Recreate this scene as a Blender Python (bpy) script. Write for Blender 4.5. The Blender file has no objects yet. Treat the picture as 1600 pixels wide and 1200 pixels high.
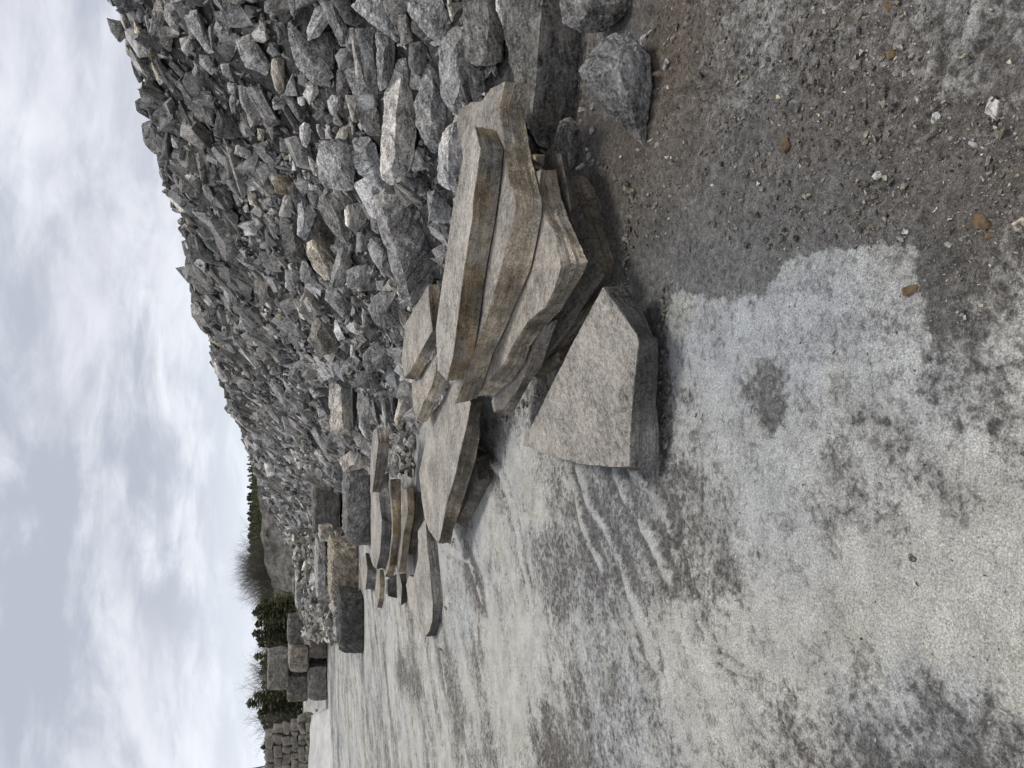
import bpy, bmesh, math, random
import numpy as np
from mathutils import Vector, Matrix, noise as mn
from mathutils.bvhtree import BVHTree

# ------------------------------------------------------------------ camera, sky, sun, exposure
SC = bpy.context.scene
COL = SC.collection
F, CX, CY, EYE = 1150.0, 800.0, 600.0, 1.6
PITCH = math.atan(360 / F)                     # looking down; the phone was held on its side
cp, sp = math.cos(PITCH), math.sin(PITCH)
camd = bpy.data.cameras.new('camera')
camd.sensor_fit = 'HORIZONTAL'; camd.sensor_width = 36; camd.lens = F / 1600 * 36
camd.clip_start = 0.05; camd.clip_end = 5000
cam = bpy.data.objects.new('camera', camd); COL.objects.link(cam)
fw, up_, rt = Vector((0, cp, -sp)), Vector((0, sp, cp)), Vector((1, 0, 0))
cam.matrix_world = Matrix(((-up_[0], rt[0], -fw[0], 0), (-up_[1], rt[1], -fw[1], 0), (-up_[2], rt[2], -fw[2], EYE), (0, 0, 0, 1)))
SC.camera = cam

SUN_EL, SUN_AZ = math.radians(68), math.radians(82)     # azimuth clockwise from +Y: high, from the heap's side
world = bpy.data.worlds.new('World'); SC.world = world; world.use_nodes = True
SC.view_settings.view_transform = 'Standard'; SC.view_settings.look = 'None'
SC.view_settings.gamma = 1; SC.view_settings.exposure = 0.28
sd = bpy.data.lights.new('sun', 'SUN'); sd.energy = 1.5; sd.angle = math.radians(16); sd.color = (1, .97, .92)
so = bpy.data.objects.new('sun', sd); COL.objects.link(so)
sdir = Vector((math.sin(SUN_AZ) * math.cos(SUN_EL), math.cos(SUN_AZ) * math.cos(SUN_EL), math.sin(SUN_EL)))
so.rotation_euler = sdir.to_track_quat('Z', 'Y').to_euler()


class NT:
    """tiny node helper"""
    def __init__(s, tree):
        s.t = tree; s.n = tree.nodes; s.l = tree.links
    def add(s, typ, **kw):
        n = s.n.new(typ)
        for k, v in kw.items(): setattr(n, k, v)
        return n
    def put(s, sock, v):
        if isinstance(v, bpy.types.NodeSocket): s.l.new(v, sock)
        else: sock.default_value = v
    def math(s, op, a, b=0.0, c=0.0, clamp=False):
        n = s.add('ShaderNodeMath', operation=op, use_clamp=clamp)
        s.put(n.inputs[0], a); s.put(n.inputs[1], b); s.put(n.inputs[2], c); return n.outputs[0]
    def vmul(s, a, v):
        n = s.add('ShaderNodeVectorMath', operation='MULTIPLY'); s.put(n.inputs[0], a); s.put(n.inputs[1], v); return n.outputs[0]
    def vadd(s, a, v):
        n = s.add('ShaderNodeVectorMath', operation='ADD'); s.put(n.inputs[0], a); s.put(n.inputs[1], v); return n.outputs[0]
    def noise(s, vec, scale=1, detail=4, rough=.55, dist=0.0, col=False):
        n = s.add('ShaderNodeTexNoise'); s.put(n.inputs['Vector'], vec)
        n.inputs['Scale'].default_value = scale; n.inputs['Detail'].default_value = detail
        n.inputs['Roughness'].default_value = rough; n.inputs['Distortion'].default_value = dist
        return n.outputs['Color' if col else 'Fac']
    def ramp(s, f, pts):
        n = s.add('ShaderNodeMapRange'); n.clamp = True
        s.put(n.inputs[0], f); n.inputs[1].default_value = pts[0]; n.inputs[2].default_value = pts[1]
        n.inputs[3].default_value = pts[2]; n.inputs[4].default_value = pts[3]; n.interpolation_type = 'SMOOTHSTEP'
        return n.outputs[0]
    def mix(s, f, a, b, mode='MIX'):
        n = s.add('ShaderNodeMix', data_type='RGBA', blend_type=mode); n.clamp_factor = True
        s.put(n.inputs[0], f)
        for sock, v in ((n.inputs[6], a), (n.inputs[7], b)):
            if isinstance(v, tuple): v = (*v, 1) if len(v) == 3 else v
            s.put(sock, v)
        return n.outputs[2]
    def scale(s, v, f):
        n = s.add('ShaderNodeVectorMath', operation='SCALE'); s.put(n.inputs[0], v); s.put(n.inputs['Scale'], f); return n.outputs[0]
    def attr(s, name):
        return s.add('ShaderNodeAttribute', attribute_name=name)
    def bump(s, h, strength, dist, nrm=None):
        n = s.add('ShaderNodeBump'); s.put(n.inputs['Height'], h)
        n.inputs['Strength'].default_value = strength; n.inputs['Distance'].default_value = dist
        if nrm is not None: s.l.new(nrm, n.inputs['Normal'])
        return n.outputs[0]


def build_world():
    w = NT(world.node_tree)
    w.n.clear()
    tc = w.add('ShaderNodeTexCoord').outputs['Generated']
    sky = w.add('ShaderNodeTexSky', sky_type='NISHITA', sun_disc=False, sun_elevation=SUN_EL, sun_rotation=SUN_AZ)
    sep = w.add('ShaderNodeSeparateXYZ'); w.l.new(tc, sep.inputs[0])
    z = w.math('MAXIMUM', sep.outputs[2], 0.0)
    inv = w.math('DIVIDE', 1.0, w.math('ADD', z, 0.30))
    cmb = w.add('ShaderNodeCombineXYZ')
    w.put(cmb.inputs[0], w.math('MULTIPLY', sep.outputs[0], inv)); w.put(cmb.inputs[1], w.math('MULTIPLY', sep.outputs[1], inv))
    p = w.vmul(cmb.outputs[0], (1.5, 1.9, 1))
    n1 = w.noise(w.vadd(p, (3.1, 7.7, 0)), .6, 4, .5, .3)
    n2 = w.noise(w.vadd(p, (13.1, 2.7, 4)), 1.45, 7, .58, .4)
    n3 = w.noise(w.vadd(p, (5.5, 21.7, 9)), 4.2, 6, .62, .5)
    m = w.math('ADD', w.math('MULTIPLY', n1, .34), w.math('ADD', w.math('MULTIPLY', n2, .48), w.math('MULTIPLY', n3, .18)))
    f = w.ramp(m, (.41, .59, 0, 1))
    c = w.mix(f, (.42, .455, .525), (.78, .80, .85))
    lilac = w.ramp(n1, (.42, .6, 0, .55))
    c = w.mix(lilac, c, (.56, .57, .635))
    hz = w.ramp(sep.outputs[2], (0.01, .17, .7, 0))
    c = w.mix(hz, c, (.80, .845, .92))
    c = w.mix(0.96, w.scale(sky.outputs[0], .09), c)
    bg = w.add('ShaderNodeBackground'); w.put(bg.inputs[0], c); bg.inputs[1].default_value = 1.0
    out = w.add('ShaderNodeOutputWorld'); w.l.new(bg.outputs[0], out.inputs[0])


build_world()

# ------------------------------------------------------------------ projection helpers
ZM = dict(A=(420, 0, 8), B=(420, 150, 8), C=(420, 300, 8), D=(480, 430, 8), E=(480, 560, 8), G=(620, 0, 8), H=(840, 0, 4),
          P=(680, 120, 16 / 3), Q=(620, 420, 16 / 3), R=(600, 560, 8), S=(640, 680, 20 / 3), T=(560, 650, 10), U=(560, 760, 10),
          V=(540, 860, 8), W=(400, 800, 8), X1=(150, 0, 4), X2=(450, 0, 4), X3=(250, 250, 4), X4=(550, 150, 3.2), X5=(550, 400, 3.2),
          X6=(350, 500, 4), X7=(350, 750, 4), X8=(350, 900, 4), N=(0, 0, 1))
EYEV = Vector((0, 0, EYE))


def pt(z, x, y):
    o = ZM[z]; return (o[0] + x / o[2], o[1] + y / o[2])


def ray(px, py):
    return fw + up_ * ((CX - px) / F) + rt * ((CY - py) / F)


def at_z(px, py, z=0.0):
    d = ray(px, py); return EYEV + d * ((z - EYE) / d.z)


def at_y(px, py, Y):
    d = ray(px, py); return EYEV + d * (Y / d.y)


def on_plane(px, py, P0, n):
    d = ray(px, py); return EYEV + d * ((P0 - EYEV).dot(n) / d.dot(n))


def pix(p):
    q = p - EYEV; w = q.dot(fw)
    return (CX - q.dot(up_) / w * F, CY - q.dot(rt) / w * F, w)


# ------------------------------------------------------------------ vector noise (numpy)
def _h(ix, iy, iz, seed):
    n = (ix.astype(np.int64) * 374761393 + iy.astype(np.int64) * 668265263 + iz.astype(np.int64) * 2147483647 + seed * 1274126177) & 0xffffffff
    n = ((n ^ (n >> 13)) * 1274126177) & 0xffffffff
    n = (n ^ (n >> 16)) & 0xffffffff
    n = ((n ^ (n >> 15)) * 2246822519) & 0xffffffff
    return ((n >> 8) & 0xffff) / 32767.5 - 1.0


def vnoise(x, y, z=None, seed=0):
    if z is None: z = np.zeros_like(x)
    ix, iy, iz = np.floor(x), np.floor(y), np.floor(z)
    fx, fy, fz = x - ix, y - iy, z - iz
    ux, uy, uz = (t * t * t * (t * (t * 6 - 15) + 10) for t in (fx, fy, fz))
    r = 0
    for a in (0, 1):
        for b in (0, 1):
            for c in (0, 1):
                r = r + _h(ix + a, iy + b, iz + c, seed) * (ux if a else 1 - ux) * (uy if b else 1 - uy) * (uz if c else 1 - uz)
    return r


def fbm(x, y, z=None, seed=0, octv=4, gain=.5):
    r, a, f = 0, 1, 1
    for k in range(octv):
        r = r + a * vnoise(x * f, y * f, None if z is None else z * f, seed + k * 17); a *= gain; f *= 2.03
    return r


# ------------------------------------------------------------------ object helpers
def tag(o, label=None, cat=None, group=None, kind=None):
    if label: o['label'] = label
    if cat: o['category'] = cat
    if group: o['group'] = group
    o['kind'] = kind or 'thing'
    return o


def link(name, me, parent=None, loc=None):
    o = bpy.data.objects.new(name, me); COL.objects.link(o)
    if parent: o.parent = parent
    if loc is not None: o.location = loc
    return o


def np_mesh(name, V, Fc, mats, attrs=None, matidx=None, smooth=False):
    """V (n,3); Fc (m,k) array or list of arrays of equal-size polys"""
    me = bpy.data.meshes.new(name)
    polys = Fc if isinstance(Fc, list) else [Fc]
    polys = [p for p in polys if len(p)]
    nl = sum(p.size for p in polys); nf = sum(len(p) for p in polys)
    me.vertices.add(len(V)); me.vertices.foreach_set('co', np.asarray(V, np.float32).ravel())
    me.loops.add(nl); me.loops.foreach_set('vertex_index', np.concatenate([p.ravel() for p in polys]).astype(np.int32))
    me.polygons.add(nf)
    tot = np.concatenate([np.full(len(p), p.shape[1]) for p in polys]).astype(np.int32)
    me.polygons.foreach_set('loop_start', np.concatenate([[0], np.cumsum(tot)[:-1]]).astype(np.int32))
    if matidx is not None: me.polygons.foreach_set('material_index', matidx)
    me.update(calc_edges=True)
    me.polygons.foreach_set('use_smooth', np.full(nf, smooth))
    for m in mats: me.materials.append(m)
    for k, a in (attrs or {}).items():
        a = np.asarray(a, np.float32)
        if a.ndim == 2: me.attributes.new(k, 'FLOAT_VECTOR', 'POINT').data.foreach_set('vector', a.ravel())
        else: me.attributes.new(k, 'FLOAT', 'POINT').data.foreach_set('value', a)
    return me


def bm_mesh(name, bm, mats, tone=.5, warm=.1, seed=0, smooth=False, angle=None, rot=None):
    me = bpy.data.meshes.new(name)
    bmesh.ops.recalc_face_normals(bm, faces=bm.faces)
    bm.to_mesh(me); bm.free()
    for m in mats: me.materials.append(m)
    n = len(me.vertices)
    co = np.empty(n * 3, np.float32); me.vertices.foreach_get('co', co); co = co.reshape(-1, 3)
    rs = np.random.RandomState(seed)
    R = np.array(rot if rot is not None else Matrix.Rotation(rs.rand() * 6.28, 3, Vector(rs.randn(3)).normalized()))
    rc = co @ R.T + rs.rand(3) * 40
    me.attributes.new('rc', 'FLOAT_VECTOR', 'POINT').data.foreach_set('vector', rc.astype(np.float32).ravel())
    me.attributes.new('tone', 'FLOAT', 'POINT').data.foreach_set('value', np.full(n, tone, np.float32))
    me.attributes.new('warm', 'FLOAT', 'POINT').data.foreach_set('value', np.full(n, warm, np.float32))
    me.polygons.foreach_set('use_smooth', np.full(len(me.polygons), smooth))
    if angle: me.set_sharp_from_angle(angle=math.radians(angle))
    return me


# ------------------------------------------------------------------ materials
def new_mat(name):
    m = bpy.data.materials.new(name); m.use_nodes = True
    t = NT(m.node_tree); b = m.node_tree.nodes['Principled BSDF']
    b.inputs['Roughness'].default_value = .9
    b.inputs['Specular IOR Level'].default_value = .25
    return m, t, b


def mat_rock(name='rock'):
    m, t, b = new_mat(name)
    rc = t.attr('rc').outputs['Vector']; tone = t.attr('tone').outputs['Fac']; warm = t.attr('warm').outputs['Fac']
    rnd = t.add('ShaderNodeObjectInfo').outputs['Random']
    wv = t.vadd(rc, t.scale(t.noise(rc, 3, 3, .5, col=True), .16))
    blot = t.noise(rc, 4.5, 7, .66)
    fol = t.noise(t.vmul(wv, (6, 6, 38)), 1, 6, .68)
    fine = t.noise(rc, 60, 6, .72)
    grain = t.noise(rc, 260, 3, .7)
    fleck = t.ramp(t.noise(t.vmul(wv, (30, 30, 75)), 1, 5, .75), (.56, .66, 0, 1))
    vn = t.noise(t.vadd(wv, (7, 3, 1)), 2.6, 6, .62, .3)
    vein = t.math('SUBTRACT', 1, t.ramp(t.math('ABSOLUTE', t.math('SUBTRACT', vn, .5)), (.0015, .010, 0, 1)))
    vein = t.math('MULTIPLY', vein, t.ramp(t.noise(rc, 5, 3), (.5, .6, 0, .8)))
    ck = t.noise(t.vadd(t.vmul(wv, (1, 1, 2.2)), (27, 13, 5)), 3.6, 7, .7, .2)
    crack = t.math('SUBTRACT', 1, t.ramp(t.math('ABSOLUTE', t.math('SUBTRACT', ck, .5)), (.002, .016, 0, 1)))
    base = t.math('ADD', .06, t.math('MULTIPLY', t.math('POWER', tone, 1.4), .90))
    k = t.math('ADD', .14, t.math('MULTIPLY', t.ramp(blot, (.3, .7, 0, 1)), .58))
    k = t.math('ADD', k, t.math('MULTIPLY', t.ramp(fol, (.33, .67, 0, 1)), .62))
    k = t.math('ADD', k, t.math('MULTIPLY', t.ramp(fine, (.3, .7, -.5, .5)), .85))
    k = t.math('ADD', k, t.math('MULTIPLY', t.ramp(grain, (.3, .7, -.5, .5)), .45))
    k = t.math('ADD', k, t.math('MULTIPLY', fleck, .55))
    k = t.math('MULTIPLY', k, t.math('ADD', .86, t.math('MULTIPLY', rnd, .28)))
    k = t.math('MULTIPLY', k, t.math('SUBTRACT', 1, t.math('MULTIPLY', crack, .5)))
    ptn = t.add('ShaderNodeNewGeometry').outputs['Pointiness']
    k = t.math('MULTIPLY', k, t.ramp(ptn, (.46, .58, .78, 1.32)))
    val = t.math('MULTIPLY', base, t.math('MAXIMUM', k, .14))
    val = t.math('ADD', val, t.math('MULTIPLY', vein, .22))
    tint = t.mix(warm, (1.035, 1.0, .955), (1.24, 1.0, .64))
    cool = t.ramp(t.noise(rc, 1.7, 3, .5), (.5, .62, 0, .35))
    tint = t.mix(t.math('MULTIPLY', cool, t.math('SUBTRACT', 1, warm)), tint, (.93, 1.0, 1.06))
    rust = t.ramp(t.noise(t.vadd(rc, (5, 9, 2)), 3.2, 5, .62), (.55, .72, 0, .55))
    tint = t.mix(t.math('MULTIPLY', rust, t.math('ADD', .3, warm)), tint, (1.22, .98, .68))
    t.put(b.inputs['Base Color'], t.scale(tint, val))
    h = t.math('ADD', t.math('MULTIPLY', blot, 1.0), t.math('MULTIPLY', fol, .5))
    h = t.math('SUBTRACT', t.math('ADD', h, t.math('MULTIPLY', fine, .3)), t.math('MULTIPLY', crack, .12))
    nb = t.bump(h, .75, .014)
    nb = t.bump(t.math('ADD', t.noise(rc, 24, 6, .7), t.math('MULTIPLY', grain, .2)), .8, .008, nb)
    t.put(b.inputs['Normal'], nb)
    return m


def mat_slab_top():
    m, t, b = new_mat('slab_face')
    rc = t.attr('rc').outputs['Vector']; tone = t.attr('tone').outputs['Fac']; warm = t.attr('warm').outputs['Fac']
    wv = t.vadd(rc, t.scale(t.noise(rc, 4, 4, .6, col=True), .12))
    st = t.noise(t.vmul(wv, (9, 48, 20)), 1, 7, .72)
    bl = t.noise(rc, 3.2, 7, .68)
    fi = t.noise(rc, 120, 5, .75)
    mid = t.noise(rc, 30, 7, .75)
    k = t.math('ADD', .42, t.math('MULTIPLY', t.ramp(st, (.34, .66, 0, 1)), .26))
    k = t.math('ADD', k, t.math('MULTIPLY', t.ramp(bl, (.33, .67, 0, 1)), .5))
    k = t.math('ADD', k, t.math('MULTIPLY', t.ramp(fi, (.3, .7, -.5, .5)), .55))
    k = t.math('ADD', k, t.math('MULTIPLY', t.ramp(mid, (.34, .66, -.5, .5)), .5))
    val = t.math('MULTIPLY', t.math('ADD', .1, t.math('MULTIPLY', tone, .52)), t.math('MAXIMUM', k, .1))
    pit = t.ramp(t.noise(t.vmul(rc, (22, 70, 50)), 1, 4, .6), (.30, .37, .4, 1))
    val = t.math('MULTIPLY', val, pit)
    pale_ = t.ramp(t.noise(t.vmul(wv, (10, 26, 18)), 1, 5, .65), (.58, .68, 0, .16))
    val = t.math('ADD', val, t.math('MULTIPLY', pale_, tone))
    tint = t.mix(warm, (1.07, 1.0, .90), (1.24, 1.0, .70))
    pink = t.ramp(t.noise(rc, 9, 4, .6), (.5, .68, 0, .6))
    tint = t.mix(pink, tint, (1.15, 1.0, .86))
    t.put(b.inputs['Base Color'], t.scale(tint, val))
    nb = t.bump(t.math('ADD', bl, t.math('MULTIPLY', st, .5)), .8, .03)
    nb = t.bump(t.math('ADD', mid, t.math('MULTIPLY', fi, .6)), .9, .010, nb)
    t.put(b.inputs['Normal'], nb)
    return m


def mat_slab_side():
    m, t, b = new_mat('slab_broken_edge')
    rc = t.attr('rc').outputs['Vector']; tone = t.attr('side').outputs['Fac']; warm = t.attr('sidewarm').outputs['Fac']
    wv = t.vadd(rc, t.scale(t.noise(rc, 9, 4, .6, col=True), .05))
    st = t.noise(t.vmul(wv, (7, 7, 130)), 1, 5, .6)
    bl = t.noise(rc, 6, 5, .62)
    fi = t.noise(rc, 90, 5, .7)
    k = t.math('ADD', .45, t.math('MULTIPLY', t.ramp(st, (.3, .7, 0, 1)), .35))
    k = t.math('ADD', k, t.math('MULTIPLY', t.ramp(bl, (.3, .7, 0, 1)), .55))
    k = t.math('ADD', k, t.math('MULTIPLY', t.ramp(fi, (.3, .7, -.5, .5)), .6))
    big = t.noise(rc, 1.9, 5, .65)
    k = t.math('MULTIPLY', k, t.ramp(big, (.34, .66, .5, 1.55)))
    ck = t.noise(t.vadd(wv, (27, 13, 5)), 3.0, 7, .7, .2)
    crack = t.math('SUBTRACT', 1, t.ramp(t.math('ABSOLUTE', t.math('SUBTRACT', ck, .5)), (.001, .012, 0, 1)))
    k = t.math('MULTIPLY', k, t.math('SUBTRACT', 1, t.math('MULTIPLY', crack, .55)))
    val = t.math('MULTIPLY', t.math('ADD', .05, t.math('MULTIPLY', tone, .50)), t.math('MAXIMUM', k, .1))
    tint = t.mix(warm, (1.02, 1.0, .96), (1.36, 1.0, .56))
    sta = t.ramp(t.noise(t.vmul(rc, (4, 4, 9)), 1, 5, .6), (.45, .62, 0, 1))
    tint = t.mix(t.math('MULTIPLY', sta, warm), tint, (1.02, 1.0, .93))
    t.put(b.inputs['Base Color'], t.scale(tint, val))
    nb = t.bump(t.math('ADD', big, t.math('MULTIPLY', bl, .4)), .9, .10)
    nb = t.bump(t.math('ADD', st, bl), .9, .025, nb)
    nb = t.bump(t.math('ADD', fi, t.noise(rc, 30, 5, .6)), .8, .007, nb)
    t.put(b.inputs['Normal'], nb)
    return m


def mat_ground():
    m, t, b = new_mat('quarry_ground')
    pos = t.add('ShaderNodeNewGeometry').outputs['Position']
    pale = t.attr('pale').outputs['Fac']; blue = t.attr('blue').outputs['Fac']; brown = t.attr('brown').outputs['Fac']
    n_s = t.noise(pos, 9, 7, .68, .3)
    n_m = t.noise(t.vmul(pos, (1, 1, 1)), 34, 6, .72, .4)
    n_f = t.noise(pos, 150, 5, .75)
    n_g = t.noise(pos, 420, 3, .7)
    n_l = t.noise(t.vmul(pos, (1.0, .8, 1)), 1.6, 5, .6, .3)
    a = t.math('ADD', t.math('MULTIPLY', t.ramp(n_s, (.3, .7, -.5, .5)), .26), t.math('MULTIPLY', t.ramp(n_m, (.3, .7, -.5, .5)), .32))
    a = t.math('ADD', a, t.math('MULTIPLY', t.ramp(n_l, (.3, .7, -.5, .5)), .22))
    # silt only breaks up where it is thin, so the noise bites hardest at middling values
    mid = t.math('SUBTRACT', 1, t.math('POWER', t.math('ABSOLUTE', t.math('MULTIPLY', t.math('SUBTRACT', pale, .52), 2.1)), 2), clamp=True)
    v = t.math('ADD', pale, t.math('MULTIPLY', a, t.math('ADD', .25, t.math('MULTIPLY', mid, 1.0))))
    v = t.ramp(v, (.2, .78, 0, 1))
    dark = t.mix(brown, (.122, .112, .100), (.132, .103, .078))
    dark = t.mix(blue, dark, (.15, .147, .143))
    light = t.mix(blue, (.52, .50, .45), (.43, .44, .445))
    grn = t.ramp(t.noise(pos, 2.1, 4, .6), (.5, .68, 0, .7))
    light = t.mix(grn, light, (.46, .445, .37))
    dark = t.scale(dark, t.ramp(n_m, (.3, .7, .55, 1.5)))
    c = t.mix(v, dark, light)
    dk = t.ramp(t.noise(t.vadd(pos, (3, 8, 0)), 55, 4, .6), (.28, .38, .6, 1))
    c = t.scale(c, dk)
    c = t.scale(c, t.ramp(t.noise(pos, 5, 6, .7), (.3, .7, .80, 1.16)))
    sp_ = t.ramp(n_f, (.25, .75, .45, 1.55)); sg = t.ramp(n_g, (.25, .75, .5, 1.5))
    c = t.scale(t.scale(c, sp_), sg)
    # pale grit grains in the dark gravel
    vo = t.add('ShaderNodeTexVoronoi'); t.put(vo.inputs['Vector'], pos); vo.inputs['Scale'].default_value = 170
    gr = t.math('MULTIPLY', t.ramp(vo.outputs['Distance'], (.15, .4, 1, 0)), t.ramp(t.noise(pos, 120, 1), (.52, .62, 0, .8)))
    c = t.mix(t.math('MULTIPLY', gr, .8), c, (.33, .32, .31))
    t.put(b.inputs['Base Color'], c)
    nb = t.bump(n_m, .6, .03)
    nb = t.bump(t.math('ADD', t.math('ADD', n_f, t.math('MULTIPLY', n_g, .5)), t.math('MULTIPLY', vo.outputs['Distance'], -.5)), .7, .006, nb)
    t.put(b.inputs['Normal'], nb)
    b.inputs['Roughness'].default_value = .95
    return m


def mat_fines():
    m, t, b = new_mat('heap_fines')
    pos = t.add('ShaderNodeNewGeometry').outputs['Position']
    vo = t.add('ShaderNodeTexVoronoi'); t.put(vo.inputs['Vector'], t.vadd(pos, t.scale(t.noise(pos, 8, 3, col=True), .08))); vo.inputs['Scale'].default_value = 14
    n = t.noise(pos, 30, 6, .7)
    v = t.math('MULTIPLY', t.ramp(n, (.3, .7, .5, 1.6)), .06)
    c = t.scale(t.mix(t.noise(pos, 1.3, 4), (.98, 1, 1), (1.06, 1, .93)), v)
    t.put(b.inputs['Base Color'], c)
    nb = t.bump(vo.outputs['Distance'], 1, .05)
    t.put(b.inputs['Normal'], t.bump(n, .8, .02, nb))
    return m


def mat_plain(name, c1, c2, scale, bump=.5, rough=.9, stretch=(1, 1, 1), bd=.05, trans=False):
    m, t, b = new_mat(name)
    pos = t.add('ShaderNodeNewGeometry').outputs['Position']
    n = t.noise(t.vmul(pos, stretch), scale, 7, .65)
    rnd = t.add('ShaderNodeObjectInfo').outputs['Random']
    c = t.mix(t.ramp(n, (.3, .7, 0, 1)), c1, c2)
    c = t.scale(c, t.math('ADD', .8, t.math('MULTIPLY', rnd, .4)))
    t.put(b.inputs['Base Color'], c); b.inputs['Roughness'].default_value = rough
    if bump: t.put(b.inputs['Normal'], t.bump(n, bump, bd))
    return m


M_ROCK = mat_rock(); M_TOP = mat_slab_top(); M_SIDE = mat_slab_side(); M_GROUND = mat_ground(); M_FINES = mat_fines()
M_NEEDLE = mat_plain('spruce_needles', (.038, .045, .022), (.12, .12, .06), 1.5, 0)
M_BARK = mat_plain('grey_bark', (.09, .08, .065), (.2, .18, .15), 4, .5)
M_TWIG = mat_plain('bare_twigs', (.075, .066, .055), (.16, .145, .12), 2, 0)
M_BRUSH = mat_plain('dry_brush', (.05, .045, .03), (.115, .10, .068), 1.2, .4)
M_CLIFF = mat_plain('cliff_rock', (.10, .093, .082), (.27, .25, .22), 1.6, 1.0, stretch=(1, 1, .35), bd=.5)
M_HILL = mat_plain('moor_grass', (.09, .085, .05), (.2, .18, .12), .6, .5)
M_SILT = mat_plain('silt_bank', (.36, .35, .33), (.56, .55, .52), 1.1, .5, stretch=(1, 1, 3), bd=.05)
M_CLOD = mat_plain('clay_clod', (.09, .06, .035), (.20, .135, .075), 60, 1, bd=.01)

# ------------------------------------------------------------------ rubble heap surface
TOE = [(-700, 1250, None), (-300, 1010, None), (-150, 950, None), (0, 912, None), (150, 905, None), (250, 870, None), (330, 830, None), (400, 790, None), (500, 745, None),
       (590, 705, None), (680, 645, None), (735, 575, None), (765, 532, None), (850, 522, None), (900, 512, None)]
CREST = [(-700, -220, 5.0), (-300, 60, 6.8), (-150, 120, 7.8), (0, 172, 8.8), (90, 196, 9.2), (220, 247, 10.2), (300, 268, 11.0), (400, 292, 12.2), (500, 316, 14.0),
         (590, 352, 16.5), (690, 391, 23), (790, 424, 28), (850, 455, 31), (900, 480, 34)]


def toe_xy(py):
    ys = [a[0] for a in TOE]; px = np.interp(py, ys, [a[1] for a in TOE])
    p = at_z(px, py); return np.array([p.x, p.y, 0])


def crest_p(py):
    ys = [a[0] for a in CREST]
    p = at_y(np.interp(py, ys, [a[1] for a in CREST]), py, np.interp(py, ys, [a[2] for a in CREST]))
    return np.array([p.x, p.y, p.z])


PYS = np.concatenate([np.linspace(-700, 0, 30)[:-1], np.linspace(0, 900, 181)])
TOES = np.array([toe_xy(p) for p in PYS]); CRS = np.array([crest_p(p) for p in PYS])
arc = np.concatenate([[0], np.cumsum(np.linalg.norm(np.diff((TOES + CRS) / 2, axis=0), axis=1))])


def heap(a, t):
    """a arc length, t 0 toe .. 1 crest .. 2 back foot (arrays)"""
    T = np.stack([np.interp(a, arc, TOES[:, k]) for k in range(3)], -1)
    C = np.stack([np.interp(a, arc, CRS[:, k]) for k in range(3)], -1)
    D = C - T
    P = T + D * t[..., None]
    h = np.where(t <= 1, t - .08 * np.sin(np.pi * np.clip(t, 0, 1)), 1 + .05 * np.sin((t - 1) * 3) - .9 * np.clip(t - 1.15, 0, 9) ** 1.2)
    P[..., 2] = np.maximum(C[..., 2] * h, -.1) - .10
    P[..., 2] += .10 * fbm(P[..., 0] * 1.1, P[..., 1] * 1.1, seed=3, octv=3) * np.clip(t * 4, 0, 1)
    return P


NA, NTt = 420, 120
aa = np.linspace(0, arc[-1], NA); tt = np.linspace(-.06, 2.1, NTt)
AA, TT = np.meshgrid(aa, tt, indexing='ij')
HP = heap(AA, TT)
HP[..., 2] += .035 * fbm(HP[..., 0] * 6, HP[..., 1] * 6, seed=5, octv=3)
idx = np.arange(NA * NTt).reshape(NA, NTt)
quads = np.stack([idx[:-1, :-1], idx[1:, :-1], idx[1:, 1:], idx[:-1, 1:]], -1).reshape(-1, 4)
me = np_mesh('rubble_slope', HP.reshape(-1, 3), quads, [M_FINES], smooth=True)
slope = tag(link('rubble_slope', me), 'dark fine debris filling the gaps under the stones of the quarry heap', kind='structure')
BVH = BVHTree.FromPolygons([Vector(v) for v in HP.reshape(-1, 3)], quads.tolist())

# ------------------------------------------------------------------ rock builders
def rough_bm(bm, cell, amp, seed, strata=None, maxcuts=7):
    """refine a hull so edges are about `cell` long, then roughen it"""
    bmesh.ops.recalc_face_normals(bm, faces=bm.faces)
    bmesh.ops.triangulate(bm, faces=bm.faces)
    for _ in range(4):
        es = [e for e in bm.edges if e.calc_length() > cell * 1.5]
        if not es or len(bm.verts) > 5000: break
        bmesh.ops.subdivide_edges(bm, edges=es, cuts=1)
        bmesh.ops.triangulate(bm, faces=bm.faces)
    bm.normal_update()
    off = Vector((seed * 1.37 % 50, seed * 2.11 % 50, seed * .73 % 50))
    A = strata or Vector((.2, .1, 1)).normalized()
    new = []
    size = cell * 14
    for v in bm.verts:
        p = v.co
        q = p / max(size, .01) * 2.2 + off
        n1 = mn.noise(q) ; n2 = mn.noise(q * 2.7); n3 = mn.noise(q * 7.1)
        st = (p.dot(A) / (size * .16) + mn.noise(q * 1.5) * .9)
        st = st - math.floor(st)
        d = amp * (.55 * n1 + .4 * n2 + .22 * n3 + .12 * mn.noise(q * 15) + .32 * (st - .5))
        new.append(p + v.normal * d)
    for v, c in zip(bm.verts, new): v.co = c


def chip(bm, rs, n, front=None, lo=.70, hi=.92):
    """cut flat fracture faces off a convex stone"""
    for _ in range(n):
        d = Vector((rs.gauss(0, 1), rs.gauss(0, 1), rs.gauss(0, 1))).normalized()
        if front is not None: d = (d * .75 + front).normalized()
        ext = max(v.co.dot(d) for v in bm.verts); co = d * ext * rs.uniform(lo, hi)
        bmesh.ops.bisect_plane(bm, geom=bm.verts[:] + bm.edges[:] + bm.faces[:], plane_co=co, plane_no=d, clear_outer=True)
        pts = [v.co.copy() for v in bm.verts]; bm.free(); bm = hull_bm(pts)
    return bm


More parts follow.
